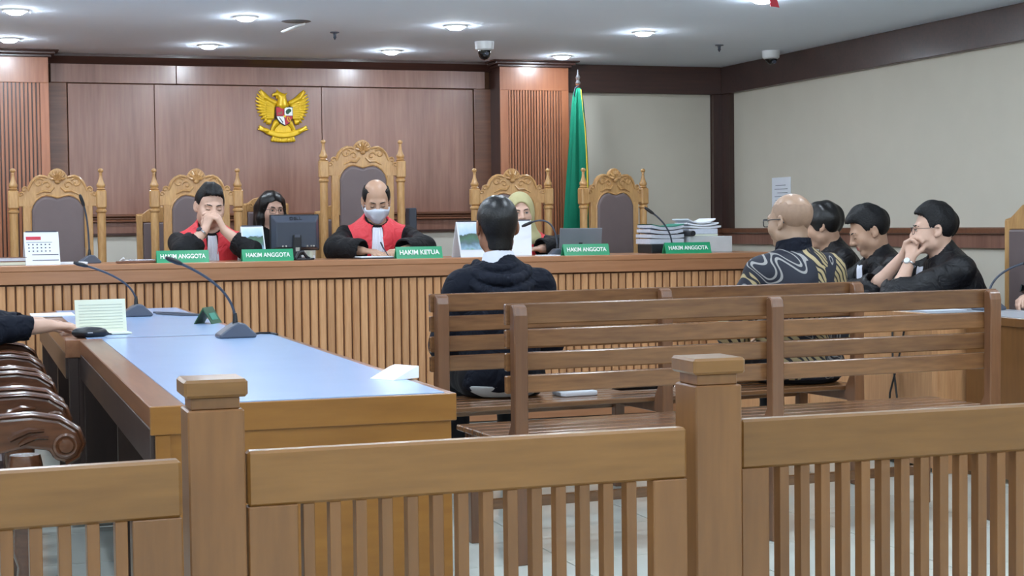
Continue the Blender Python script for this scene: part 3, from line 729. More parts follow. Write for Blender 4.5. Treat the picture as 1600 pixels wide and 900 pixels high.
# ================================================================== EAGLE EMBLEM
def emblem():
    U = .404/ (870-88)      # metres per drawing unit (drawing = 9x zoom of the photograph)
    ox, oz = 475, 470
    p0 = aty(390+475/9, 130+470/9, 11.96)
    t = thing('eagle_emblem', 'golden eagle emblem with shield on the panelled wall', 'emblem', (p0[0], 11.995, p0[2]))
    A = lambda x, y, d=0: np.array([(x-ox)*U, -d, (oz-y)*U])
    ax_ = lambda lo, hi: axis(lo, hi, .0032)
    def G(): return Grid(ax_(-.22, .22), ax_(-.06, .012), ax_(-.22, .22))
    def done(g, name, mat, cut=True):
        if cut: g.v = np.maximum(g.v, (g.ax[1]-.002)[None, :, None])
        P, Q = g.mesh(); return np_mesh(name, P, Q, mat, t)
    # body, head, legs
    g = G()
    g.ell(A(475, 400, .012), (.055, .022, .085), k=.01)
    g.cone(A(470, 300, .014), A(465, 200, .018), .043, .03, .012)
    g.cone(A(465, 190, .018), A(410, 150, .02), .03, .021, .01)
    g.cone(A(410, 150, .02), A(345, 155, .02), .019, .009, .006)
    g.cone(A(345, 155, .02), A(330, 185, .02), .007, .004, .004)
    g.cone(A(400, 185, .02), A(385, 210, .018), .009, .005, .006)
    g.cone(A(400, 130, .02), A(398, 88, .018), .012, .004, .006)
    g.cone(A(505, 165, .016), A(540, 130, .014), .008, .003, .006)
    for s in (-1, 1):
        g.cone(A(475+s*95, 560, .012), A(475+s*150, 640, .014), .026, .014, .01)
        g.cone(A(475+s*150, 640, .014), A(475+s*165, 690, .016), .011, .012, .006)
        for dx, dy in ((-40, -10), (0, 20), (40, 12)): g.cone(A(475+s*165, 685, .016), A(475+s*(165+dx), 690+dy, .022), .008, .005, .004)
    done(g, 'body', 'gold')
    # wings made of feathers
    for s in (-1, 1):
        g = G(); X = lambda x: 475+s*(x-475)
        tips = [(792, 85), (815, 110), (838, 150), (852, 195), (860, 245), (858, 300), (850, 350), (835, 400), (812, 450), (785, 500), (750, 545), (712, 572), (680, 580)]
        for i, (tx, ty) in enumerate(tips):
            bx, by = 620+30*math.sin(i/12*2.4), 262+i*19
            g.cone(A(X(bx), by, .012), A(X((bx+tx*2)/3), (by+ty*2)/3+6, .011), .012, .0125, .0025); g.cone(A(X((bx+tx*2)/3), (by+ty*2)/3+6, .011), A(X(tx-4), ty+2, .004), .0125, .005, .0025)
        for i in range(9):
            g.cone(A(X(600+i*3), 280+i*26, .018), A(X(690+18*math.sin(i/3)), 235+i*32, .02), .013, .010, .003)
        g.cone(A(X(590), 270, .016), A(X(720), 200, .02), .02, .014, .008); g.cone(A(X(720), 200, .02), A(X(775), 110, .012), .014, .008, .008)
        done(g, 'wing', 'gold')
    g = G()
    for i in range(9):
        g.cone(A(475+(i-4)*16, 560, .012), A(475+(i-4)*38, 815-abs(i-4)*3, .01), .010, .0135, .002)
    done(g, 'tail', 'gold')
    g = G()
    xs = np.linspace(-1, 1, 25)
    for a, b in zip(xs[:-1], xs[1:]):
        f_ = lambda q: A(475+q*245, 735-62*q*q, .024+.004*math.cos(q*3))
        for dz in (-.012, -.004, .004, .012): g.cone(f_(a)+[0, 0, dz], f_(b)+[0, 0, dz], .008, .008, .004)
    for s in (-1, 1):
        for dx, dy in ((110, -55), (120, -25), (95, -75)): g.cone(A(475+s*240, 672, .02), A(475+s*(240+dx), 672+dy, .014), .016, .004, .005)
    done(g, 'ribbon', 'gold')
    # shield
    def plate(name, pts, mat, d0, d1, par):
        q = [((x-ox)*U, (oz-y)*U) for x, y in pts]
        return MB().prism(q, -d1, -d0, 'xz').build(name, mat, par, .001)
    sh = plate('shield', [(362, 330), (610, 330), (616, 440), (600, 510), (560, 570), (490, 605), (420, 560), (380, 500), (365, 430)], 'black_plastic', .03, .04, t)
    plate('shield_quarter', [(370, 340), (482, 340), (482, 460), (376, 460)], 'red_print', .04, .044, sh)
    plate('shield_quarter', [(490, 340), (602, 340), (606, 455), (490, 455)], 'white_letter', .04, .044, sh)
    plate('shield_quarter', [(378, 468), (482, 468), (498, 592), (430, 552), (392, 505)], 'white_letter', .04, .044, sh)
    plate('shield_quarter', [(490, 463), (606, 463), (594, 505), (556, 560), (500, 592)], 'red_print', .04, .044, sh)
    plate('banyan_sign', [(505, 400), (520, 372), (555, 355), (585, 368), (588, 395), (565, 410), (540, 438), (515, 432)], 'green_card', .044, .047, sh)
    plate('bull_sign', [(392, 440), (400, 405), (420, 420), (440, 385), (460, 400), (452, 440)], 'skin_c', .044, .047, sh)
    plate('rice_sign', [(405, 480), (418, 482), (470, 550), (460, 562)], 'ink', .044, .047, sh)
    o = MB().tube([((548-ox)*U+.013*math.cos(a)*.7-.006*math.sin(a), -.046, (oz-512)*U+.018*math.sin(a)) for a in np.linspace(0, 2*PI, 15)], .0035, 6).build('chain_sign', 'gold', sh, smooth=True)
    o = MB().prism([((490-ox)*U+.014*(1 if i % 2 == 0 else .45)*math.cos(PI/2+i*PI/5), (oz-465)*U+.014*(1 if i % 2 == 0 else .45)*math.sin(PI/2+i*PI/5)) for i in range(10)], -.049, -.044, 'xz').build('star_sign', 'gold', sh)
emblem()
# ================================================================== FLAG
def flag():
    b = aty(903, 140, 11.55)
    t = thing('furled_flag', 'furled green flag with yellow fringe beside the fluted pillar', 'flag', (b[0], 11.55, 0))
    MB().lathe([(.13, 0), (.13, .02), (.05, .05), (.02, .07), (.014, .09), (.014, 2.24), (.02, 2.25)], n=14).build('pole', 'rail_wood', t, smooth=True)
    MB().lathe([(.012, 2.24), (.022, 2.26), (.012, 2.28), (.02, 2.30), (.008, 2.325), (.003, 2.36)], n=12).build('finial', 'chrome', t, smooth=True)
    m = MB(); m.tube([(.0, -.012, 2.24), (-.03, -.02, 2.22), (-.04, -.02, 2.17), (-.02, -.02, 2.14), (0, -.02, 2.2)], .005, 6); m.build('cord', 'dark_grey', t, smooth=True)
    def cloth(name, mat, a0, a1, rs):
        n = 40; zs = np.linspace(2.22, .92, 30); vs = []; fs = []
        for j, z in enumerate(zs):
            q = j/29
            R_ = .018+rs*(q**.55)
            for i in range(n+1):
                a = a0+(a1-a0)*i/n
                r = R_*(1+.28*math.sin(a*5+q*1.2)+.1*math.sin(a*11-q*3))
                vs.append((r*math.cos(a)*.98-.012*q-.004, r*math.sin(a)*.7-.01, z-.04*math.sin(a*2)*q))
        for j in range(29):
            for i in range(n): fs.append((j*(n+1)+i, j*(n+1)+i+1, (j+1)*(n+1)+i+1, (j+1)*(n+1)+i))
        o = MB().add(vs, fs).build(name, mat, t, smooth=True)
        sd = o.modifiers.new('thickness', 'SOLIDIFY'); sd.thickness = .004
    cloth('cloth', 'flag_green', 2.3, 2.3+5.4, .078)
    m = MB(); pts = [(.012, -.03, 2.21), (.035, -.05, 1.9), (.045, -.062, 1.6), (.045, -.065, 1.35), (.02, -.07, 1.15), (-.01, -.07, .95)]
    m.tube(pts, [.004, .006, .007, .008, .009, .009], 6); m.build('fringe', 'flag_yellow', t, smooth=True)
flag()
# notice on the right wall
n0 = atx(1207, 278, XR); n1 = atx(1236, 318, XR)
t = thing('wall_notice', 'white paper notice taped to the right wall', 'paper', (XR-.003, (n0[1]+n1[1])/2, n1[2]-.02))
w_ = abs(n0[1]-n1[1]); h_ = n0[2]-n1[2]+.02
MB().box(-.002, .002, -w_/2, w_/2, 0, h_).build('sheet', 'paper', t)
for i, (a, b) in enumerate(((-.25, .3), (-.35, .35), (-.35, .2), (-.35, .35), (-.35, .3))):
    MB().box(-.0032, -.002, w_*a, w_*b, h_*(.72-.13*i), h_*(.72-.13*i)+.004).build('print_line', 'ink', t)
# ================================================================== THINGS ON THE JUDGES' BENCH
def nameplate(px0, px1, py, txt, label, y=9.50):
    a = aty(px0, py, y); b = aty(px1, py, y); w = b[0]-a[0]
    t = thing('name_plate', label, 'name plate', ((a[0]+b[0])/2, y, BZ), 0, 'green name plates on the judges bench')
    m = MB(); m.prism([(0, 0), (.028, .07), (.034, .07), (.07, 0), (.064, 0), (.031, .062), (.006, 0)], -w/2, w/2, 'yz'); m.build('tent', 'green_plate', t)
    me = textmesh(txt, .037 if len(txt) > 11 else .041); o = link('lettering', me, 'white_letter', t)
    bx = [v.co.x for v in me.vertices]; s = (w*.86)/(max(bx)-min(bx)); s = min(s, 1.25)
    an = math.atan2(.07, .028)
    o.rotation_euler = (an, 0, 0); o.scale = (s, 1.0, 1); o.location = (0, .0125, .035)
nameplate(245, 327, 402, 'HAKIM ANGGOTA', 'green plate HAKIM ANGGOTA before the judge with clasped hands')
nameplate(379, 459, 398, 'HAKIM ANGGOTA', 'green plate HAKIM ANGGOTA below the black monitor')
nameplate(620, 692, 394, 'HAKIM KETUA', 'green plate reading HAKIM KETUA')
nameplate(882, 953, 389, 'HAKIM ANGGOTA', 'green plate HAKIM ANGGOTA before the grey laptop')
nameplate(1041, 1112, 386, 'HAKIM ANGGOTA', 'green plate HAKIM ANGGOTA before the white box, rightmost')
def calendar(px0, px1, pyt, pyb, y, rz, label, kind):
    a = aty(px0, pyb, y); b = aty(px1, pyt, y); w = (b[0]-a[0])/math.cos(rz); h = aty(px0, pyt, y)[2]-BZ
    t = thing('desk_calendar', label, 'calendar', ((a[0]+b[0])/2, y, BZ), rz)
    sl_ = .32
    for nm_, s in (('front_sheet', 1), ('rear_board', -1)):
        m = MB(); m.box(-w/2, w/2, -.0015, .0015, 0, h/math.cos(sl_)); m.rot(Rx(-s*sl_)); m.move((0, -s*math.tan(sl_)*h+0.0, 0)); o = m.build(nm_, 'paper', t)
        if s == 1: fs_ = o
    m = MB(); m.tube([(-w*.45, 0, h+.003), (w*.45, 0, h+.003)], .004, 6); m.build('ring_binding', 'dark_grey', t)
    def on_sheet(name, mat, x0, x1, z0, z1, d=.0026):
        m = MB(); m.box(x0*w, x1*w, -d, -.0016, z0*h/math.cos(sl_), z1*h/math.cos(sl_)); m.rot(Rx(-sl_)); m.move((0, -math.tan(sl_)*h, 0)); return m.build(name, mat, fs_)
    if kind == 'grid':
        on_sheet('header', 'red_print', -.45, -.02, .76, .86)
        on_sheet('rule', 'ink', -.45, .3, .68, .69)
        for r in range(3):
            for c_ in range(6): on_sheet('day_mark', 'ink', -.4+.12*c_, -.36+.12*c_, .60-.1*r, .635-.1*r)
        on_sheet('rule', 'ink', -.3, .46, .3, .32); on_sheet('rule', 'ink', -.3, .46, .13, .15)
    elif kind == 'pic':
        m = MB(); m.box(-.45*w, .45*w, -.0026, -.0016, .22*h, 1.0*h); m.rot(Rx(-sl_)); m.move((0, -math.tan(sl_)*h, 0)); m.build('picture', 'landscape_print', fs_)
    return t
calendar(38, 91, 363, 413, 9.62, .10, 'desk calendar with red header before the empty left chair', 'grid')
calendar(376, 411, 354, 398, 9.75, .15, 'small desk calendar with landscape left of the monitor', 'pic')
calendar(712, 757, 347, 400, 9.60, .12, 'desk calendar with waterfall picture left of hooded man', 'pic')
calendar(795, 828, 345, 398, 9.84, -.3, 'white sheet calendar back right of the hooded man', 'blank')
# monitor seen from behind
p = aty(462, 405, 9.72)
t = thing('computer_monitor', 'black computer monitor seen from behind', 'monitor', (p[0], 9.72, BZ), .06)
zt = aty(462, 335, 9.72)[2]-BZ; hw = .152
MB().prism([(-hw, .055), (hw, .055), (hw, zt), (-hw, zt)], .01, .03, 'xz').build('screen', 'black_plastic', t, .004)
m = MB(); m.add([(-hw+.004, .01, .06), (hw-.004, .01, .06), (hw-.004, .01, zt-.004), (-hw+.004, .01, zt-.004), (-hw+.03, -.03, .075), (hw-.03, -.03, .075), (hw-.03, -.03, zt-.045), (-hw+.03, -.03, zt-.045)], [(0, 1, 5, 4), (1, 2, 6, 5), (2, 3, 7, 6), (3, 0, 4, 7), (4, 5, 6, 7), (3, 2, 1, 0)])
m.build('rear_shell', 'dark_grey', t, .004)
MB().box(-.025, .025, -.05, -.03, .01, .15).build('stand', 'black_plastic', t, .004)
MB().box(-.09, .09, -.11, .06, 0, .012).build('stand_foot', 'black_plastic', t, .004)
MB().box(-.016, .016, -.0525, -.05, .135, .152).build('badge', 'mic_grey', t)
MB().box(-.013, .013, -.052, -.0505, .05, .075).build('cable_slot', 'chrome', t)
for x in (-.09, -.07, .06, .085, .1): MB().box(x, x+.01, -.0325, -.03, .078, .088).build('port', 'chrome', t)
me = textmesh('DELL', .034); o = link('lettering', me, 'black_plastic', t); o.rotation_euler = (PI/2-.72, 0, 0); o.location = (0, -.0125, zt-.026)
# laptop lid from behind
p = aty(906, 392, 9.70)
t = thing('laptop', 'open grey laptop seen from behind before the empty chair', 'laptop', (p[0], 9.70, BZ), -.08)
m = MB(); m.box(-.14, .14, -.004, .004, 0, .172); m.rot(Rx(.2)); m.build('lid', 'laptop', t, .003)
MB().box(-.14, .14, .0, .2, 0, .014).build('keyboard_base', 'laptop', t, .003)
m = MB(); m.box(-.012, .012, -.006, -.004, .05, .08); m.rot(Rx(.2)); m.build('lid_logo', 'black_plastic', t)
def gooseneck(name_label, base, tip, z0, rz, up=.12, mat='mic_grey', r=.0055, base_s=1.0, sag=.5, y_axis=None):
    """desk microphone: wedge base at base, bent neck to tip"""
    t = thing('gooseneck_microphone', name_label, 'microphone', (base[0], base[1], z0), 0, 'gooseneck desk microphones')
    s = base_s
    pts = [(-.075, 0), (.075, 0), (.078, .012), (.03, .058), (.0, .062), (-.03, .045), (-.074, .014)]
    m = MB(); m.prism([(x*s, z*s) for x, z in pts], -.055*s, .055*s, 'xz'); m.rot(Rz(rz)); m.build('base', mat, t, .008*s, seg=2)
    MB().lathe([(.012, .05*s), (.009, .085*s), (.007, .1*s)], n=10).build('socket', 'black_plastic', t, smooth=True)
    T = np.array(tip)-np.array([base[0], base[1], z0]); P0 = np.array([0, 0, .08*s]); P1 = np.array([T[0]*.05, T[1]*.05, T[2]*sag+.06]); 
    q = [P0*(1-u)**2+2*u*(1-u)*P1+T*u*u for u in np.linspace(0, .9, 16)]
    MB().tube(q, r, 8).build('neck', 'dark_grey', t, smooth=True)
    d = T-q[-1]; d /= np.linalg.norm(d)
    MB().tube([q[-1]-d*.005, q[-1]+d*.012, q[-1]+d*.05, q[-1]+d*.068], [r*1.2, r*1.9, r*1.9, r*1.1], 9).build('capsule', 'black_plastic', t, smooth=True)
    return t
B1 = atz(213, 494, .76); gooseneck('desk microphone on farther left desk beside the open notebook', B1, aty(118, 411, B1[1]-.1), .76, 0, base_s=1.0)
B2 = atz(368, 527, .76); gooseneck('large desk microphone in the middle of the left desks', B2, aty(263, 404, B2[1]-.1), .76, .05, base_s=.98)
gooseneck('upright desk microphone before the empty left carved chair', (aty(140, 412, 9.78)[0], 9.78), aty(129, 316, 9.76), BZ, .1, base_s=.8, sag=.6)
gooseneck('desk microphone reaching toward the judge in headscarf', (aty(871, 395, 9.62)[0], 9.62), aty(822, 351, 9.7), BZ, PI, base_s=.7, sag=1.15, mat='mic_grey')
gooseneck('desk microphone before the stacked case files', (aty(1050, 390, 9.62)[0], 9.62), aty(1014, 329, 9.64), BZ, 0, base_s=.7, sag=.45)
Bq = atz(1545, 484, .76); gooseneck('desk microphone on the right desk at picture edge', Bq, aty(1612, 408, Bq[1]-.1), .76, PI, base_s=.9, sag=.55)
# white box and case files on the right end
p0 = aty(1015, 392, 9.72); p1 = aty(1140, 392, 9.72)
tag(box('storage_box', 'white_box', p0[0]+.268, p1[0], 9.68, 10.0, BZ, BZ+.105, bevel=.003), 'white box on the bench end under case files', 'box')
t = thing('black_device', 'black device with curled mark beside the white box', 'device', (p0[0]+.075, 9.72, BZ))
MB().box(-.075, .075, -.03, .2, 0, .058).build('case', 'black_plastic', t, .004)
MB().tube([(q[0], -.032, q[2]) for q in spiral((.02, 0, .03), .014, .012, 2.2, -1.5, 10)], .0025, 6).build('mark', 'chrome', t, smooth=True)
rng = random.Random(8)
def sheaf(x, y, z, w, d, h, rz, label, mat='paper_edge', bend=0.0, cover=None):
    t = thing('case_file', label, 'file', (x, y, z), rz, 'case files stacked on bench end')
    n = 9; vs = []; fs = []
    for i in range(n+1):
        u = i/n*2-1; zz = bend*abs(u)**2.2
        for yy in (-d/2, d/2):
            for k in (0, h): vs.append((u*w/2, yy, zz+k))
    for i in range(n):
        a = i*4; b = a+4
        fs += [(a, b, b+2, a+2), (a+1, a+3, b+3, b+1), (a, a+1, b+1, b), (a+2, b+2, b+3, a+3)]
    fs += [(0, 2, 3, 1), (n*4, n*4+1, n*4+3, n*4+2)]
    MB().add(vs, fs).build('pages', mat, t)
    if cover:
        m = MB(); vs2 = [(v[0]*1.02, v[1]*1.03, v[2]+(.0004 if k % 2 == 0 else 0)) for k, v in enumerate(vs)]
        top = [v for k, v in enumerate(vs2) if k % 2 == 1]; m.add([(v[0], v[1], v[2]+.001) for v in top]+[(v[0], v[1], v[2]+.006) for v in top], [(2*i, 2*i+2, 2*i+3, 2*i+1) for i in range(n)]+[(2*(n+1)+2*i, 2*(n+1)+2*i+1, 2*(n+1)+2*i+3, 2*(n+1)+2*i+2) for i in range(n)]+[(2*i, 2*(n+1)+2*i, 2*(n+1)+2*i+2, 2*i+2) for i in range(n)])
        m.build('cover', cover, t)
    return t
xa = p0[0]
z = BZ+.06
for i, (h, w, dx, cov, bend, lab) in enumerate(((.032, .24, .125, None, .0, 'thick white case file at the bottom of the left file pile'), (.022, .235, .125, None, .006, 'white case file second from bottom of the left file pile'),
        (.02, .23, .125, None, .012, 'bent white case file third in the left file pile'), (.018, .225, .13, 'folder_green', .016, 'case file with green cover on top of left file pile'))):
    sheaf(xa+dx, 9.84, z, w, .24, h, rng.uniform(-.03, .03), lab, bend=bend, cover=cov); z += h+.0025+.0042*(i > 0)
z = BZ+.107
for i, (h, w, dx, mat, bend, lab) in enumerate(((.012, .19, .41, 'paper_cream', 0, 'cream file lowest of the right file pile'), (.034, .20, .40, 'paper_edge', .0, 'thick white file in the middle of right file pile'),
        (.012, .23, .40, 'paper', .006, 'thin white file below the curled top sheets'), (.010, .22, .40, 'paper', .014, 'curled loose white sheets on top of right file pile'), (.008, .2, .38, 'paper', .026, 'strongly curled paper sheets topmost of all files'))):
    sheaf(xa+dx, 9.86, z, w, .24, h, rng.uniform(-.12, .12), lab, mat=mat, bend=bend); z += h+.002+bend*.25
tag(MB().lathe([(.016, -.1), (.018, -.098), (.018, .1), (.016, .102)], ax='y', n=14).build('rolled_document', 'black_plastic', smooth=True), 'dark rolled tube end lying beside the thick white file', 'tube').location = (xa+.265, 9.72, BZ+.126)
# small things along the bench
p = aty(18, 408, 9.6)
for i, (dz, w, c_, lab) in enumerate(((0, .2, 'paper_cream', 'lower closed book at the left end of the judges bench'), (.0225, .17, 'paper_edge', 'upper closed book at the left end of the judges bench'))):
    t = thing('closed_book', lab, 'book', (p[0]-.02+.01*i, 9.65, BZ+dz), .05*i)
    MB().box(-w/2, w/2, -.09, .09, .002, .02).build('pages', c_, t); MB().box(-w/2-.003, w/2+.003, -.093, .093, 0, .002).build('cover', 'rail_wood', t); MB().box(-w/2-.003, w/2+.003, -.093, .093, .02, .022).build('cover', 'rail_wood', t)
p = aty(112, 410, 9.66); sheaf(p[0], 9.66, BZ, .16, .12, .012, .1, 'loose white papers before the upright microphone', mat='paper')
p = aty(215, 408, 9.6)
t = thing('pen_tray', 'flat dark tray with a pen left of clasped-hands judge', 'tray', (p[0], 9.60, BZ), .03); MB().box(-.12, .12, -.04, .04, 0, .012).build('tray', 'rail_wood', t, .003)
MB().tube([(-.09, -.01, .016), (.1, .015, .016)], .005, 7).build('pen', 'chrome', t, smooth=True)
MB().tube([(-.1, .0, .014), (-.08, -.02, .03)], [.004, .007], 7).build('pen_cap', 'white_plastic', t, smooth=True)
p = aty(490, 397, 9.66)
t = thing('paper_cup', 'small cream paper cup right of the black monitor', 'cup', (p[0]-.02, 9.66, BZ)); MB().lathe([(.016, 0), (.02, .05), (.021, .051), (.018, .05), (.015, .004)], n=14).build('cup', 'paper_cream', t, smooth=True)
tag(box('paper_pad', 'paper', p[0]-.05, p[0]+.05, 9.86, 9.98, BZ, BZ+.02, bevel=.001), 'white paper pad under the monitor edge', 'paper')
p = aty(328, 400, 9.6)
t = thing('desk_telephone', 'black handset cable bundle right of the monitor name plate', 'telephone', (aty(462, 402, 9.56)[0]+.02, 9.56, BZ), .3)
MB().tube([(-.02, 0, .01), (.0, 0, .045), (.025, 0, .05), (.05, 0, .02), (.07, .0, .008)], [.01, .012, .011, .01, .009], 8).build('handset', 'black_plastic', t, smooth=True); MB().box(-.03, .08, -.02, .03, 0, .01).build('cradle', 'black_plastic', t, .003)
p = aty(760, 401, 9.6); tag(box('paper_sheet', 'paper', aty(850, 396, 9.52)[0]-.03, aty(850, 396, 9.52)[0]+.09, 9.47, 9.6, BZ, BZ+.006), 'white paper sheet at the front edge before the headscarf judge', 'paper')
p = aty(720, 372, 9.72)
# writing things of the chief judge
p = aty(585, 399, 9.6)
t = thing('open_file', 'open dark file and papers under the chief judge hands', 'file', (p[0], 9.62, BZ), .02)
MB().box(-.10, .12, -.06, .12, 0, .008).build('cover', 'black_plastic', t, .002); MB().box(-.09, .11, -.05, .11, .008, .014).build('pages', 'paper', t)
tag(MB().tube([(0, 0, 0), (-.03, .01, .05), (-.045, .015, .085)], [.002, .005, .005], 7).build('pen', 'dark_grey', smooth=True), 'dark pen standing in the chief judge fingers', 'pen').location = (aty(607, 398, 9.63)[0], 9.63, BZ+.015)
# black speaker box behind chief judge
pp = aty(642, 350, 10.95); tag(box('black_box_speaker', 'dark_grey', pp[0]-.025, pp[0]+.03, 10.9, 11.0, .15, aty(642, 325, 10.95)[2], bevel=.006), 'dark upright box right of the tallest chair', 'box')
# ================================================================== THINGS ON THE LEFT DESKS
t = thing('open_notebook', 'open pale ruled notebook propped up on left desk', 'notebook', (.535, 7.02, .762), .12)
for s, nm_ in ((1, 'page_block'), (-1, 'page_block')):
    m = MB()
    if s == 1: m.box(-.105, .105, -.003, .003, 0, .143); m.rot(Rx(-.18))
    else: m.box(-.105, .105, -.10, .0, 0, .006)
    o = m.build(nm_, 'paper_cream', t)
    if s == 1:
        for i in range(9):
            m = MB(); m.box(-.09, .09, -.0042, -.003, .02+.0125*i, .0212+.0125*i); m.rot(Rx(-.18)); m.build('ruled_line', 'rule_ink', o)
q = atz(146, 524, .765)
t = thing('black_pouch', 'small black pouch before the open notebook', 'pouch', (q[0]-.01, q[1]-.015, .761), .1)
g = Grid(axis(-.11, .11, .006), axis(-.07, .07, .006), axis(-.01, .06, .005)); g.ell((-.01, 0, .018), (.068, .036, .02), k=.01); g.cone((-.05, 0, .016), (.045, .0, .016), .017, .015, .02); g.cone((.04, 0, .014), (.085, .01, .006), .012, .004, .01)
P, Q = g.mesh(); np_mesh('pouch_body', P, Q, 'black_plastic', t)
MB().box(-.02, .0, -.0375, -.036, .016, .02).build('zip_pull', 'chrome', t)
q = atz(325, 505, .76)
t = thing('green_sign', 'small dark green tent card on left desk beside microphone', 'sign', (q[0], q[1], .76), 1.05)
MB().prism([(-.045, 0), (0, .075), (.045, 0), (.04, 0), (0, .066), (-.04, 0)], -.06, .06, 'yz').build('tent', 'green_card', t)
m = MB(); m.box(-.035, .035, -.001, .001, .02, .055); m.rot(Rx(-.54)); m.move((0, -.046, 0)); m.build('print', 'folder_green', t)
q = atz(90, 493, .76); tag(box('paper_sheet', 'paper', q[0]-.13, q[0]+.08, q[1]-.12, q[1]+.18, .7602, .766), 'white papers at the far left corner of left desk', 'paper')
m = MB(); a_ = atz(240, 488, .765); b_ = atz(318, 492, .765)
m.tube([a_, (a_+b_)/2+[0, .08, 0], b_], .005, 6); m.tube([a_+[0, -.12, 0], (a_+b_)/2+[0, -.15, 0], b_+[0, -.02, 0]], .005, 6)
tag(m.build('microphone_cable', 'dark_grey', smooth=True), 'grey microphone cables running along the far left desk', 'cable')
q = atz(418, 523, .763); m = MB(); m.tube([q+[-.1, 0, 0], q+[-.02, .06, .004], q+[.03, .1, .0], q+[.04, .0, .0]], .005, 6); tag(m.build('microphone_cable', 'black_plastic', smooth=True), 'black cable curling behind the large desk microphone', 'cable')
# folded white paper beyond the near right desk corner, on a bench end
q = atz(668, 590, .76)
t = thing('folded_paper', 'folded white paper at the right corner of left desk', 'paper', (1.165, 4.55, .7600), .5)
MB().prism([(-.05, 0), (.03, .03), (.05, .034), (.05, .0), (.045, .0)], -.05, .05, 'xz').build('sheet', 'paper', t)
# things on the pew seat
t = thing('white_tissue_pack', 'white rounded packet lying on bench beside the hooded man', 'packet', (2.52, 6.66, .448), .1)
MB().prism([(-.09, -.04), (-.075, -.06), (.075, -.06), (.09, -.04), (.08, .07), (-.08, .07)], 0, .02, 'xy').build('packet', 'paper', t, .006, seg=2)
t = thing('black_umbrella', 'folded black umbrella lying on the bench', 'umbrella', (2.86, 6.69, .475), .12)
MB().tube([(-.16, 0, 0), (-.12, 0, 0), (.06, 0, 0), (.1, 0, 0), (.112, 0, 0)], [.012, .02, .023, .02, .012], 10).build('canopy', 'black_plastic', t, smooth=True)
MB().ball((.13, 0, 0), (.028, .026, .026)).build('handle', 'black_gloss', t, smooth=True)
# right desk: papers and phone are placed with their people
q = atz(1470, 480, .762); tag(box('paper_sheet', 'paper_edge', 4.34, 4.56, 6.72, 7.05, .7602, .7632), 'flat papers on the right desk before the lawyer in glasses', 'paper')
# ================================================================== PEOPLE
V = lambda *a: np.array(a, float)
def unit(v): v = np.array(v, float); return v/np.linalg.norm(v)
def head_prims(g, c, R, s, ears=True, jaw=1.0, infl=0.0, eyes=True, full=0.0):
    T = lambda *p: c+R@(V(*p)*s)
    i = infl
    g.ell(T(0, -.014, .030), (.0765*s+i, .097*s+i, .089*s+i), R, .02)
    g.ell(T(0, .022, -.034), (.0615*s*jaw+i, .070*s+i, .084*s+i), R, .03)
    for q in (-1, 1):
        g.ell(T(q*.043*jaw, .012, -.066), (.024*s+i,)*3, R, .03)
        g.ell(T(q*.037, .058, -.030), ((.026+full)*s+i, .024*s+i, .028*s+i), R, .03)
    g.ell(T(0, .070, -.096), (.024*s+i, .02*s+i, .018*s+i), R, .025)
    g.cone(T(-.036, .080, .020), T(.036, .080, .020), .011*s+i, .011*s+i, .02)
    if eyes:
        for q in (-1, 1):
            g.ell(T(q*.031, .100, .001), (.017*s, .013*s, .010*s), R, .012, 's')
            g.ell(T(q*.031, .0795, -.001), (.0135*s+i, .0125*s+i, .0115*s+i), R, .004)
    g.cone(T(0, .089, .014), T(0, .108, -.026), .0075*s+i, .0125*s+i, .012)
    for q in (-1, 1): g.ell(T(q*.0125, .100, -.031), (.0085*s+i,)*3, R, .008)
    g.cone(T(-.018, .086, -.058), T(.018, .086, -.058), .0075*s+i, .0075*s+i, .006)
    g.cone(T(-.015, .087, -.069), T(.015, .087, -.069), .008*s+i, .008*s+i, .006)
    if ears:
        for q in (-1, 1):
            E_ = R@Rz(q*.35)
            g.ell(T(q*.081, -.008, -.006), (.008*s+i, .019*s+i, .031*s+i), E_, .008)
            g.ell(T(q*.089, -.006, -.002), (.006*s, .010*s, .017*s), E_, .006, 's')
            g.ell(T(q*.078, .004, -.03), (.007*s, .009*s, .010*s), R, .006)
def hand(g, wrist, d, dorsal, side, curl, s=1.0, spread=.06, k=.006):
    """side +1 right hand, -1 left hand; d towards the fingers; dorsal = back of the hand"""
    d = unit(d); n = unit(np.array(dorsal)-d*(np.array(dorsal)@d)); t = -side*np.cross(d, n)     # t = thumb side
    W = np.array(wrist, float)
    for j, off in enumerate((.027, .010, -.008, -.025)):
        b = W+d*.086*s*(1-.06*abs(j-1))+t*off*s
        g.cone(W+t*off*.55*s+d*.012*s, b, .0135*s, .0105*s, .012)
        ln = (.043, .048, .045, .035)[j]; dirv = d+t*spread*(1.3-j)*.8; p = b; a = 0
        for m_, f_ in enumerate((1, .62, .5)):
            a += curl[min(j, len(curl)-1)]*(1.0, 1.1, .7)[m_]
            q = p+unit(unit(dirv)*math.cos(a)-n*math.sin(a))*ln*f_*s
            g.cone(p, q, (.0098-.0008*m_)*s, (.0092-.0009*m_)*s, k); p = q
    p = W+d*.02*s+t*.022*s-n*.006*s
    for l, (x, y, z) in zip((.042, .032, .026), ((.72, .66, -.22), (.86, .42, -.3), (.93, .15, -.35))):
        q = p+unit(d*x+t*y+n*z)*l*s; g.cone(p, q, .0125*s, .0102*s, k); p = q
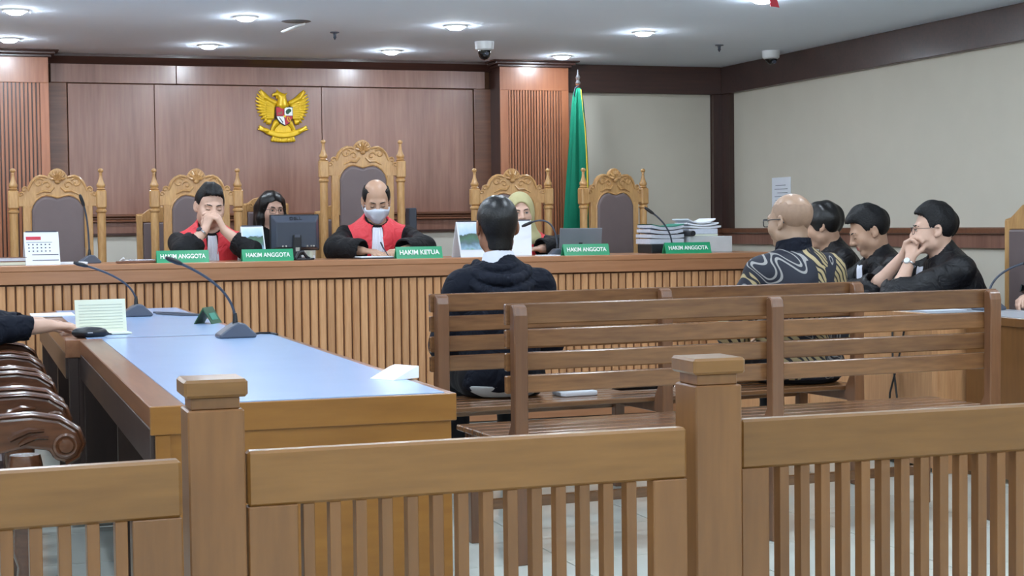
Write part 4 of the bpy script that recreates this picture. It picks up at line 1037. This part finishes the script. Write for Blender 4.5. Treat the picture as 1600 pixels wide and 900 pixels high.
class Person:
    def __init__(s, label, head, face, seat, lean=0, hrot=(0, 0, 0), hs=1.04, sw=.185, floor=0.0, skin='skin_b', lips='lip', arms=None, fat=0.0, fwd=.03, jaw=1.0, full=0.0, closed=False, mouth=True, knee=.42, finehands=True, brows=True, headres=.0046, neck=.128):
        s.__dict__.update(locals()); del s.__dict__['s']
        s.rot = math.radians(face-90); a = math.radians(lean)
        pz = seat+.10; L = (head[2]-neck*hs-pz)/math.cos(a); s.L = L; s.a = a
        s.up = V(0, math.sin(a), math.cos(a)); s.fw = V(0, math.cos(a), -math.sin(a))
        s.P = V(0, 0, pz); s.N = s.P+s.up*L
        s.H = s.N+V(0, fwd+.02*math.sin(a), neck*hs)
        s.R = Rz(math.radians(hrot[0]))@Rx(-math.radians(hrot[1]))@Ry(math.radians(hrot[2]))
        o = Rz(s.rot)@V(s.H[0], s.H[1], 0)
        s.t = thing('person', label, 'person', (head[0]-o[0], head[1]-o[1], 0), s.rot)
        sp = s.P+s.up*(L-.088)
        s.sh = {q: sp+V(q*sw, .0, 0) for q in (-1, 1)}
        s.arms = {}
        for q in (-1, 1):
            A = (arms or {}).get(q)
            if A is None: A = dict(el=s.sh[q]+V(q*.05, .04, -.27), wr=s.sh[q]+V(q*.0, .27, -.36), d=(-q*.3, 1, -.1), n=(0, .1, 1), curl=(.3,))
            A = {k: (np.array(v, float) if k in ('el', 'wr', 'd', 'n') else v) for k, v in A.items()}; s.arms[q] = A
        s.kn = {q: V(q*.13, knee, seat+.07) for q in (-1, 1)}; s.an = {q: V(q*.13, knee-.02, floor+.08) for q in (-1, 1)}
        s.skin_mesh()
    def hT(s, *p): return s.H+s.R@(V(*p)*s.hs)
    def box(s, extra=()):
        pts = [s.H+V(.16, .16, .16), s.H-V(.16, .16, .16), s.P+V(.24, .2, 0), s.P-V(.24, .2, .2)]
        for q in (-1, 1): pts += [s.arms[q]['el']+.09, s.arms[q]['el']-.09, s.arms[q]['wr']+.12, s.arms[q]['wr']-.12, s.sh[q]+V(q*.13, 0, 0), s.kn[q]+V(0, .14, 0), s.an[q]+V(0, .18, -.1)]
        pts += list(extra); return np.min(pts, 0), np.max(pts, 0)
    def skin_mesh(s):
        lo, hi = s.box(); f = [[], [], []]
        for d in range(3):
            f[d].append((s.H[d]-.135, s.H[d]+.14, s.headres))
            if s.finehands:
                for q in (-1, 1):
                    c = s.arms[q]['wr']+unit(s.arms[q]['d'])*.08; f[d].append((c[d]-.09, c[d]+.09, .0058))
        g = Grid(*[axis(lo[d], hi[d], .015, f[d]) for d in range(3)])
        ft = s.fat
        g.ell(s.P, (.145+ft, .115+ft, .11), None, .05); g.ell(s.P+s.up*s.L*.36+s.fw*ft*.5, (.13+ft, .095+ft, .15), Rx(-s.a), .06)
        g.ell(s.P+s.up*s.L*.70, (.145+ft*.6, .098+ft*.6, .17), Rx(-s.a), .06)
        for q in (-1, 1):
            A = s.arms[q]
            g.cone(s.N-s.up*.065, s.sh[q], .05, .045, .04); g.cone(s.sh[q], A['el'], .047, .038, .03)
            g.cone(A['el'], A['el']+(A['wr']-A['el'])*.35, .038, .040, .02); g.cone(A['el']+(A['wr']-A['el'])*.35, A['wr'], .040, .0265, .02)
            hand(g, A['wr'], A['d'], A['n'], q, A['curl'], 1.02)
            g.cone(s.P+V(q*.09, 0, -.02), s.kn[q], .082, .058, .05); g.cone(s.kn[q], s.an[q], .056, .04, .03); g.cone(s.an[q]+V(0, 0, -.035), s.an[q]+V(0, .12, -.055), .04, .024, .03)
        g.cone(s.N-s.up*.04, s.hT(0, -.02, -.05), .060+ft*.15, .056+ft*.12, .04)
        head_prims(g, s.H, s.R, s.hs, jaw=s.jaw, full=s.full)
        P, Q = g.mesh()
        c = P[Q].mean(1); l = ((c-s.H)@s.R)/s.hs
        mi = np.zeros(len(Q), int)
        if s.mouth: mi[(np.abs(l[:, 0]) < .024-.8*np.abs(l[:, 2]+.063)) & (np.abs(l[:, 2]+.0635) < .0115) & (l[:, 1] > .084)] = 1
        s.body = np_mesh('body', P, Q, [s.skin, s.lips], s.t, mi)
        # eyes and brows
        for q in (-1, 1):
            e = MB(); c = s.hT(q*.031, .0802, -.001)
            if s.closed:
                e.tube([s.hT(q*(.031+u*.014), .0925-.28*(u*.014)**2*60-.003*abs(u), -.006+.002*abs(u)) for u in np.linspace(-1, 1, 7)], [.0008, .0016, .0019, .002, .0019, .0016, .0008], 6); e.build('eyelashes', 'iris', s.body, smooth=True)
            else:
                e.tube([s.hT(q*(.031+u*.013), .0925-.003*abs(u), .0015+.003*(1-u*u)) for u in np.linspace(-1, 1, 7)], [.0008, .0016, .0019, .002, .0019, .0016, .0008], 6); e.build('eyelashes', 'iris', s.body, smooth=True)
                m = MB(); m.ball((0, 0, 0), (.0105*s.hs, .004*s.hs, .0042*s.hs)); m.rot(s.R); m.move(s.hT(q*.031, .0895, -.0015)); m.build('eye', 'eye_white', s.body, smooth=True)
                m = MB(); m.ball((0, 0, 0), (.0048*s.hs, .003*s.hs, .0044*s.hs)); m.rot(s.R); m.move(s.hT(q*.031, .0925, -.001)); m.build('iris', 'iris', s.body, smooth=True)
            if s.brows:
                b = MB(); b.tube([s.hT(q*x, y, z) for x, y, z in ((.012, .0945, .018), (.025, .0945, .0225), (.04, .088, .0235), (.05, .078, .018))], [.0025, .0036, .0032, .0012], 6); b.build('eyebrow', 'hair_black', s.body, smooth=True)
    def clothes(s, name, mat, sleeve=(.075, .066, .07), send=.86, chest=0.0, yoke=None, legs=True, legmat=None, fold=.004, res=.0095, robe=False, hem=None, loose=0.0):
        lo, hi = s.box(); lo = lo-.05; hi = hi+.05
        if not legs: lo[2] = s.P[2]-.2
        g = Grid(*[axis(lo[d], hi[d], res) for d in range(3)])
        ft = s.fat
        g.ell(s.P-s.up*.02, (.175+ft+loose, .15+ft+loose, .13), None, .06); g.ell(s.P+s.up*s.L*.36+s.fw*(ft*.5+.005), (.16+ft+loose, .122+ft+loose, .17), Rx(-s.a), .08)
        g.ell(s.P+s.up*s.L*.68+s.fw*.005, (.172+ft*.7+chest, .124+ft*.7+chest, .20), Rx(-s.a), .07)
        for q in (-1, 1):
            g.cone(s.N-s.up*.062, s.sh[q]-V(q*.02, 0, .0), .066+ft*.3, .058+ft*.3, .04)
        g.cone(s.N-s.up*.05-s.fw*.01, s.N+s.up*.012-s.fw*.012, .074+ft*.2, .067+ft*.2, .02)
        # open the collar
        g.cone(s.N+s.up*.0+s.fw*.02, s.N+s.up*.08+s.fw*.035, .058+ft*.18, .068+ft*.18, .008, 's')
        if yoke: vt = g.v.copy()
        for q in (-1, 1):
            A = s.arms[q]; we = A['el']+(A['wr']-A['el'])*send
            g.cone(s.sh[q], A['el'], sleeve[0], sleeve[1], .035, fold=(.0022, 17)); g.cone(A['el'], we, sleeve[1], sleeve[2], .03, fold=(.0022, 15))
            dv = unit(A['wr']-A['el']); g.cone(we+dv*sleeve[2]*.35, we+dv*(sleeve[2]+.08), sleeve[2]*.8, sleeve[2]*1.05, .008, 's')
            if legs:
                r1 = .115 if robe else .098
                g.cone(s.P+V(q*.09, 0, -.02), s.kn[q], r1+ft*.3, .085 if robe else .074, .06, fold=(.004, 18)); g.cone(s.kn[q], s.an[q]+V(0, 0, .05), .08 if robe else .068, .075 if robe else .06, .05, fold=(.004, 20))
        X, Y, Z = g.ax[0][:, None, None], g.ax[1][None, :, None], g.ax[2][None, None, :]
        n = np.sin(21*X+3.1*np.sin(6*Z+2)+5*Y)*np.sin(13*Z+9*X*X*8+4*Y)+.6*np.sin(38*X+4*np.sin(11*Z)-17*Z+8*Y)
        g.v += (fold*n).astype(np.float32)
        if hem is not None: g.v = np.maximum(g.v, (hem-Z).astype(np.float32)+0*g.v)
        P, Q = g.mesh()
        o = np_mesh(name, P, Q, mat, s.t)
        if yoke:
            w_ = ((Y-s.P[1])*s.up[1]+(Z-s.P[2])*s.up[2])/s.L; fwd_ = (Y-s.P[1])*s.fw[1]+(Z-s.P[2])*s.fw[2]
            lim = np.interp(w_.ravel(), [.2, .6, .86, .96, 1.1], [.14, .155, .20, .205, .19]).reshape(w_.shape)
            reg = np.maximum(np.maximum(np.abs(X)-lim, (.25-w_)*s.L), -.07-fwd_)
            g.v = np.maximum(vt+(fold*n).astype(np.float32)-.008, reg.astype(np.float32))
            # neck opening
            g.cone(s.N+s.fw*.02, s.N+s.up*.08+s.fw*.05, .066, .085, .006, 's'); g.cone(s.N-s.up*.03+s.fw*.1, s.N-s.up*.5+s.fw*.2, .035, .03, .006, 's')
            P, Q = g.mesh(); np_mesh('red_yoke', P, Q, yoke, s.t)
        for q in (-1, 1):      # shoes
            gg = Grid(*[axis(*b_, .009) for b_ in ((s.an[q][0]-.07, s.an[q][0]+.07), (s.an[q][1]-.09, s.an[q][1]+.21), (s.floor-.02, s.floor+.15))])
            gg.cone(s.an[q]+V(0, -.01, -.01), s.an[q]+V(0, -.015, -.045), .05, .046, .02); gg.cone(s.an[q]+V(0, 0, -.04), s.an[q]+V(0, .14, -.052), .045, .036, .03)
            gg.v = np.maximum(gg.v, (s.floor+.001-gg.ax[2])[None, None, :]); P, Q = gg.mesh(); np_mesh('shoe', P, Q, 'shoe', s.t)
        return o
    def jabot(s, q0=.985, q1=.40, w0=.022, w1=.05, mat='white_cloth', off=0.0, x=0.0):
        n, m = 26, 18; vs = []; fs = []
        for j in range(m+1):
            t_ = j/m; q = q0+(q1-q0)*t_
            o_ = np.interp(q, [.3, .5, .7, .85, .94, 1.0], [.155, .152, .148, .128, .105, .082])+s.fat+off
            c = s.P+s.up*s.L*q+s.fw*o_; w_ = w0+(w1-w0)*t_
            for i in range(n+1):
                u = i/n*2-1; vs.append(c+V(x+u*w_, 0, 0)+s.fw*(.005*math.cos(u*13)*(.3+t_)-.012*u*u))
        for j in range(m):
            for i in range(n): a = j*(n+1)+i; fs.append((a, a+1, a+n+2, a+n+1))
        o = MB().add(vs, fs).build('jabot', mat, s.t, smooth=True); sd = o.modifiers.new('thickness', 'SOLIDIFY'); sd.thickness = .006
        return o
    def collar(s, mat='shirt_light', r=.066, h=.03, name='collar', tilt=.3):
        m = MB(); n = 24; ring = []
        c = s.N+s.up*.018+V(0, .0, 0)
        vs = []; fs = []
        for z, rr in ((-.02, r+.008), (h*.5, r+.002), (h, r-.002), (h, r-.008), (-.02, r-.004)):
            for i in range(n):
                a = 2*PI*i/n; vs.append(c+V(rr*math.cos(a), rr*1.02*math.sin(a), z-tilt*.05*math.sin(a)))
        for j in range(4):
            for i in range(n): fs.append((j*n+i, j*n+(i+1) % n, (j+1)*n+(i+1) % n, (j+1)*n+i))
        return MB().add(vs, fs).build(name, mat, s.t, smooth=True)
    def local_grid(s, lo, hi, res): return Grid(*[axis(a, b, res) for a, b in zip(lo, hi)])
    def put(s, g, name, mat, parent=None, noise=0):
        P, Q = g.mesh(); P = s.H+(P*s.hs)@s.R.T
        return np_mesh(name, P, Q, mat, parent or s.t)
    def hair(s, style='short', mat='hair_black', th=.012, top=.02, quiff=0):
        g = s.local_grid((-.15, -.17, -.34 if style == 'long' else -.13), (.15, .14, .18), .0045)
        X, Y, Z = g.ax[0][:, None, None], g.ax[1][None, :, None], g.ax[2][None, None, :]
        g.ell((0, -.014, .030), (.0765+th, .097+th, .089+th*.9), None, .02)
        if top: g.ell((0, -.002, .080), (.062, .080, .033+top), None, .02)
        if style == 'buzz': g.cone((0, -.040, -.03), (0, -.028, -.12), .056, .051, .03)
        if quiff: g.cone((-.034, .062, .088), (.034, .062, .088), quiff, quiff, .02); g.cone((-.03, .078, .082), (.03, .078, .082), quiff*.62, quiff*.62, .015)
        if style == 'long':
            for q in (-1, 1):
                g.cone((q*.062, .01, .06), (q*.083, .012, -.06), .03, .026, .03); g.cone((q*.083, .012, -.06), (q*.088, .03, -.27), .026, .03, .03); g.cone((q*.06, -.05, .0), (q*.07, -.04, -.27), .05, .04, .04)
            g.cone((0, -.06, 0), (0, -.06, -.27), .07, .06, .04)
        n = (np.sin(95*X+30*Z+20*Y)+np.sin(70*Y-60*X+25*Z)+np.sin(130*X-40*Y))*(.0015 if style in ('short', 'mop') else .0002 if style == 'buzz' else .0009)
        g.v += n.astype(np.float32)
        hy = {'short': ([-.13, -.075, -.035, -.02, .012, .028, .045, .075, .1], [-.055, -.065, -.055, .012, .012, .008, .055, .078, .08]),
              'mop': ([-.13, -.075, -.035, -.02, .02, .04, .06, .09], [-.075, -.08, -.05, -.01, -.03, -.01, .03, .04]),
              'buzz': ([-.13, -.075, -.045, -.03, .012, .03, .05, .075, .1], [-.105, -.108, -.10, .0, .0, -.01, .04, .06, .064]),
              'long': ([-.13, .03, .045, .06, .09], [-.5, -.5, -.5, .05, .058])}.get(style)
        if style == 'sides':
            cut = np.maximum(np.interp(g.ax[1], [-.13, -.075, -.035, -.02, .012, .03, .05], [-.055, -.065, -.055, .01, .01, .0, .05])[None, :, None]-Z, Z-np.interp(g.ax[1], [-.12, -.05, .02, .05], [.06, .075, .08, .07])[None, :, None])
            cut = np.maximum(cut, Y-.045)
        else: cut = np.interp(g.ax[1], *hy)[None, :, None]-Z
        jag = .0045*np.sin(150*X+40*Y)*np.sin(170*Y+60*X)+.003*np.sin(310*X+220*Y) if style in ('short', 'mop', 'sides') else 0
        g.v = np.maximum(g.v, ((cut+jag)*.8+0*X).astype(np.float32))
        if style == 'long': g.ell((0, .10, -.03), (.058, .09, .098), None, .01, 's'); g.cone((0, .08, -.1), (0, .1, -.35), .05, .06, .02, 's')
        return s.put(g, 'hair', mat)
    def mask(s):
        g = s.local_grid((-.1, -.02, -.14), (.1, .15, .03), .004)
        head_prims(g, V(0, 0, 0), np.eye(3), 1.0, ears=False, infl=.0065, eyes=False)
        g.cone((0, .085, -.02), (0, .095, -.06), .022, .024, .04)
        X, Y, Z = g.ax[0][:, None, None], g.ax[1][None, :, None], g.ax[2][None, None, :]
        top = -.008-.35*np.abs(X); bot = -.125+.25*np.abs(X)
        g.v = np.maximum(g.v, np.maximum(np.maximum(Z-top, bot-Z), .022-Y).astype(np.float32))
        o = s.put(g, 'face_mask', 'mask_cloth')
        for q in (-1, 1):
            for z in (-.03, -.085): MB().tube([s.hT(q*.06, .03, z), s.hT(q*.078, .0, z*.7), s.hT(q*.085, -.022, -.01+(z+.03)*.5)], .0018, 6).build('ear_loop', 'mask_cloth', o, smooth=True)
    def glasses(s, mat='black_plastic', w=.025, h=.017, rim=.0017, temple=True):
        t_ = None; m = MB()
        for q in (-1, 1):
            pts = [s.hT(q*(.032+w*math.copysign(abs(math.cos(a))**.6, math.cos(a))), .107-.10*abs(math.cos(a)*w*(1 if math.cos(a) > 0 else 0))*2, -.002+h*math.copysign(abs(math.sin(a))**.6, math.sin(a))) for a in np.linspace(0, 2*PI, 21)]
            m.tube(pts, rim, 6)
            m.tube([s.hT(q*.057, .102, .006), s.hT(q*.074, .088, .008), s.hT(q*.084, .02, .008), s.hT(q*.086, -.012, .006), s.hT(q*.084, -.03, -.012)], rim*1.15, 6)
        m.tube([s.hT(-.008, .109, .002), s.hT(0, .111, .004), s.hT(.008, .109, .002)], rim, 6)
        return m.build('glasses', mat, s.t, smooth=True)
    def watch(s, q, back=.035, r=.031, mat='chrome', face='dark_grey'):
        A = s.arms[q]; d = unit(A['wr']-A['el']); c = A['wr']-d*back; n = unit(A['n']-d*(A['n']@d)); b = np.cross(d, n)
        m = MB(); m.tube([c+r*(n*math.cos(a)+b*math.sin(a)) for a in np.linspace(0, 2*PI, 21)], .0075, 6, 1.0); o = m.build('watch', mat, s.t, smooth=True)
        m = MB(); m.tube([c+n*(r+.001), c+n*(r+.010)], [.017, .015], 14); m.build('watch_face', face, o, smooth=True)
# ---------------------------------------------------------------- judges (facing the room)
FD = .15
def hd(px, py, y): return aty(px, py, y)
# 1 judge with hands clasped before his mouth
h = hd(328, 322, 10.0)
HZ = h[2]
p1 = Person('judge in red and black robe, hands clasped before his mouth', h, 272, .62, 16, (4, 12, -3), 1.07, .19, FD, 'skin_a', fat=.015, jaw=1.05, closed=True,
    arms={1: dict(el=(.20, .42, 1.055), wr=(.062, .335, HZ-.145), d=(-.35, -.16, .9), n=(.75, .6, .2), curl=(.62, .66, .7, .75)), -1: dict(el=(-.19, .43, 1.055), wr=(-.055, .335, HZ-.15), d=(.42, -.12, .9), n=(-.8, .5, .2), curl=(.5, .55, .6, .65))}, mouth=False)
p1.clothes('robe', 'robe_black', (.060, .068, .074), .36, yoke='robe_red', robe=True); p1.jabot(.97, .42, .026, .05); p1.hair('short', th=.007, top=.026, quiff=.012); p1.watch(1)
# 2 chief judge
h = hd(588, 313, 10.02)
p2 = Person('judge in white face mask and red-fronted robe reading papers', h, 262, .64, 12, (0, 24, 2), 1.06, .195, FD, 'skin_b', fat=.012, closed=True, fwd=.05,
    arms={1: dict(el=(.27, .26, 1.06), wr=(.115, .40, 1.045), d=(-.8, .6, -.05), n=(.0, .15, 1), curl=(.35, .45, .5, .55)), -1: dict(el=(-.28, .25, 1.06), wr=(-.135, .40, 1.045), d=(.75, .6, -.05), n=(0, .1, 1), curl=(.3, .3, .35, .4))})
p2.clothes('robe', 'robe_black', (.062, .074, .076), .84, yoke='robe_red', robe=True); p2.jabot(.97, .30, .03, .054); p2.hair('sides', th=.008, top=0); p2.mask()
# 3 judge in headscarf
h = hd(813, 331, 10.05)
p3 = Person('judge in yellow headscarf and red-fronted robe behind papers', h, 254, .60, 8, (4, 6, 4), 1.0, .165, FD, 'skin_d', closed=False, finehands=False,
    arms={1: dict(el=(.25, .2, 1.05), wr=(.10, .28, 1.04), d=(-.8, .6, 0), n=(0, 0, 1), curl=(.3,)), -1: dict(el=(-.26, .15, 1.05), wr=(-.12, .28, 1.04), d=(.8, .6, 0), n=(0, 0, 1), curl=(.3,))})
p3.clothes('robe', 'robe_black', (.06, .07, .07), .9, yoke='robe_red', robe=True); p3.jabot(.86, .35, .03, .05)
g = p3.local_grid((-.2, -.17, -.30), (.2, .19, .16), .005)
g.ell((0, -.012, .026), (.091, .112, .106), None, .03); g.cone((0, 0, -.05), (0, -.005, -.14), .085, .09, .05); g.ell((0, .0, -.18), (.14, .11, .06), None, .06)
X_, Y_, Z_ = g.ax[0][:, None, None], g.ax[1][None, :, None], g.ax[2][None, None, :]
g.v += (.003*np.sin(60*Z_+40*np.abs(X_)+20*Y_)*np.clip((-.02-Z_)*20, 0, 1)).astype(np.float32)
g.ell((0, .095, -.012), (.056, .085, .083), None, .012, 's')
p3.put(g, 'headscarf', 'hijab_cloth')
# 4 clerk
h = hd(424, 327, 11.05)
p4_ = Person('woman with long black hair and glasses behind the monitor', h, 283, .58, 4, (0, 6, 0), .98, .155, FD, 'skin_d', finehands=False)
p4_.clothes('blazer', 'robe_black', (.062, .055, .045), .92, fold=.003); p4_.jabot(.95, .5, .03, .05, 'blouse', -.012); p4_.hair('long', 'hair_soft', th=.012, top=.012); p4_.glasses('black_plastic', rim=.0014)
# ---------------------------------------------------------------- two men on the far bench (seen from behind)
h = hd(776, 353, 6.84)
p5 = Person('man in dark hooded jacket seated with his back to camera', h, 84, .45, 4, (3, 6, 0), 1.09, .185, 0, 'skin_c', 'lip_dark', finehands=False, fat=.008, knee=.44, neck=.158,
    arms={1: dict(el=(.24, .1, .67), wr=(.10, .33, .62), d=(-.4, .9, 0), n=(0, 0, 1), curl=(.4,)), -1: dict(el=(-.24, .1, .67), wr=(-.10, .33, .62), d=(.4, .9, 0), n=(0, 0, 1), curl=(.4,))})
p5.clothes('jacket', 'navy_jacket', (.064, .062, .055), .92, legs=False, hem=.475, loose=.012, fold=.005)
p5.hair('buzz', 'hair_soft', th=.006, top=0); p5.collar('white_cloth', .070, .034, 'shirt_collar')
def hood(p):
    lo, hi = p.N-V(.3, .3, .25), p.N+V(.3, .22, .14)
    g = Grid(*[axis(lo[d], hi[d], .007) for d in range(3)])
    for w_, yb, z0, z1, r in ((.092, -.118, .005, -.012, .020), (.132, -.158, -.02, -.065, .026), (.155, -.178, -.045, -.12, .026), (.13, -.175, -.08, -.165, .022)):
        pts = [p.N+V(w_*math.sin(u), yb*math.cos(u)+.03, z0+(z1-z0)*max(0, math.cos(u))**1.2) for u in np.linspace(-1.75, 1.75, 15)]
        for a, b in zip(pts[:-1], pts[1:]): g.cone(a, b, r, r, .006)
    g.ell(p.N+V(0, -.06, -.08), (.11, .045, .07), None, .01)
    X, Y, Z = g.ax[0][:, None, None], g.ax[1][None, :, None], g.ax[2][None, None, :]
    g.v += (.0025*np.sin(40*Z+22*X+30*Y)).astype(np.float32)
    g.cone(p.N+V(0, .01, -.06), p.N+V(0, .02, .1), .072, .078, .01, 's')
    P, Q = g.mesh(); np_mesh('hood', P, Q, 'navy_jacket', p.t)
hood(p5)
def lower(p, mat, hemmat=None, zt=.60):
    lo, hi = p.box(); lo -= .03; hi += .03; hi[2] = zt+.05
    g = Grid(*[axis(lo[d], hi[d], .012) for d in range(3)]); ft = p.fat
    g.ell(p.P-V(0, 0, .02), (.168+ft, .142+ft, .12), None, .06)
    for q in (-1, 1):
        g.cone(p.P+V(q*.09, 0, -.02), p.kn[q], .096+ft*.3, .074, .06, fold=(.004, 18)); g.cone(p.kn[q], p.an[q]+V(0, 0, .03), .068, .06, .05, fold=(.004, 20))
    g.v = np.maximum(g.v, (p.seat-.0-g.ax[2])[None, None, :]*(np.abs(g.ax[1])[None, :, None] < .36)+(-1)*(np.abs(g.ax[1])[None, :, None] >= .36)+0*g.v)
    P, Q = g.mesh(); np_mesh('trousers', P, Q, mat, p.t)
    if hemmat:
        g = Grid(*[axis(*b, .009) for b in ((-.28, .28), (-.28, .25), (.43, .56))])
        g.ell(p.P-V(0, 0, .03), (.186+ft, .166+ft, .10), None, .05)
        g.v = np.maximum(g.v, np.maximum(.452-g.ax[2], g.ax[2]-.505)[None, None, :]+0*g.v)
        P, Q = g.mesh(); np_mesh('shirt_hem', P, Q, hemmat, p.t)
lower(p5, 'trousers', 'shirt_light')
h = hd(1234, 345, 6.84)
p6 = Person('bald man in dark and gold batik shirt with glasses', h, 96, .45, 5, (20, 4, 0), 1.06, .20, 0, 'skin_e', finehands=False, fat=.042, jaw=1.1, full=.006, knee=.44, neck=.14,
    arms={1: dict(el=(.29, .12, .68), wr=(.12, .36, .63), d=(-.4, .9, 0), n=(0, 0, 1), curl=(.4,)), -1: dict(el=(-.29, .12, .68), wr=(-.12, .36, .63), d=(.4, .9, 0), n=(0, 0, 1), curl=(.4,))})
p6.clothes('batik_shirt', 'batik', (.072, .074, .07), .88, legs=False, hem=.47, loose=.0, fold=.004); p6.glasses('black_plastic', rim=.0024); p6.collar('navy_jacket', .082, .038, 'shirt_collar'); lower(p6, 'trousers'); p6.hair('sides', 'stubble', th=.0025, top=0)
# ---------------------------------------------------------------- lawyers
h = hd(1286, 352, 8.44)
p7 = Person('farthest lawyer with full black hair behind the batik man', h, 166, .46, 26, (-27, 16, 0), 1.05, .18, 0, 'skin_b', finehands=False, neck=.112,
    arms={1: dict(el=(.21, .34, .80), wr=(.10, .48, .80), d=(-.6, .8, 0), n=(0, 0, 1), curl=(.3,)), -1: dict(el=(-.21, .34, .80), wr=(-.10, .48, .80), d=(.6, .8, 0), n=(0, 0, 1), curl=(.3,))})
p7.clothes('robe', 'robe_satin', (.062, .072, .075), .85, robe=True); p7.hair('mop', 'hair_soft', th=.016, top=.016); p7.jabot(off=.02)
h = hd(1358, 360, 7.83)
p8 = Person('middle lawyer in black robe looking down, white bib', h, 168, .46, 28, (-6, 24, 0), 1.07, .185, 0, 'skin_b', closed=True, finehands=False, neck=.112,
    arms={1: dict(el=(.21, .36, .81), wr=(.10, .50, .81), d=(-.6, .8, 0), n=(0, 0, 1), curl=(.35,)), -1: dict(el=(-.21, .36, .81), wr=(-.10, .50, .81), d=(.6, .8, 0), n=(0, 0, 1), curl=(.35,))})
p8.clothes('robe', 'robe_satin', (.063, .074, .078), .85, robe=True); p8.hair('short', 'hair_black', th=.009, top=.03, quiff=.024); p8.jabot(.97, .45, .036, .065, off=.032)
h = hd(1460, 358, 7.32)
HZ = h[2]
p9 = Person('lawyer in glasses with wristwatch, hands at his mouth', h, 168, .46, 24, (-14, 3, 0), 1.07, .19, 0, 'skin_a', fat=.015, full=.004, neck=.115,
    arms={1: dict(el=(.15, .55, .80), wr=(.03, .405, HZ-.14), d=(-.25, -.25, .9), n=(.7, .65, .1), curl=(.6, .65, .7, .75)), -1: dict(el=(-.13, .50, .80), wr=(-.045, .39, HZ-.15), d=(.35, -.2, .9), n=(-.7, .6, .1), curl=(.55, .6, .65, .7))}, mouth=False)
p9.clothes('robe', 'robe_satin', (.065, .080, .088), .16, robe=True); p9.hair('short', 'hair_black', th=.006, top=.028, quiff=.018); p9.jabot(.97, .45, .036, .065, off=.036); p9.glasses('black_plastic', rim=.0014); p9.watch(-1, face='white_plastic')
# ---------------------------------------------------------------- people cut by the picture edges
p10 = Person('person in dark sleeves at left edge with hands at notebook', (-.11, 7.16, 1.22), 0, .48, 10, (0, 15, 0), 1.03, .185, 0, 'skin_a',
    arms={1: dict(el=(.22, .30, .79), wr=(.145, .56, .80), d=(-.15, 1, -.05), n=(.1, .1, 1), curl=(.25, .3, .35, .4)), -1: dict(el=(-.24, .28, .79), wr=(-.10, .53, .80), d=(.3, .95, -.05), n=(-.1, .1, 1), curl=(.25, .3, .35, .4))})
p10.clothes('jacket', 'navy_jacket', (.072, .066, .056), .62); p10.hair('short')
q = atz(1594, 466, .80)
p11 = Person('person at right edge holding a black phone above the desk', (q[0]+.335, q[1]-.02, 1.20), 180, .46, 8, (0, 15, 0), 1.03, .18, 0, 'skin_d',
    arms={1: dict(el=(.22, .14, .80), wr=(.0, .36, .80), d=(-.2, .97, .12), n=(.2, .3, 1), curl=(.5, .55, .6, .6)), -1: dict(el=(-.24, .06, .80), wr=(-.13, .20, .80), d=(.2, .95, .1), n=(-.5, .2, .9), curl=(.5, .6, .6, .6))})
p11.clothes('jacket', 'robe_black', (.07, .062, .054), .8); p11.hair('short')
ph = aty(1595, 452, q[1])
t = thing('mobile_phone', 'black mobile phone held at the right picture edge', 'phone', (ph[0]+.03, ph[1]-.02, ph[2]-.012), .35)
m = MB(); m.box(-.07, .07, -.004, .004, -.02, .02); m.rot(Ry(.3)); m.build('case', 'black_gloss', t, .003)
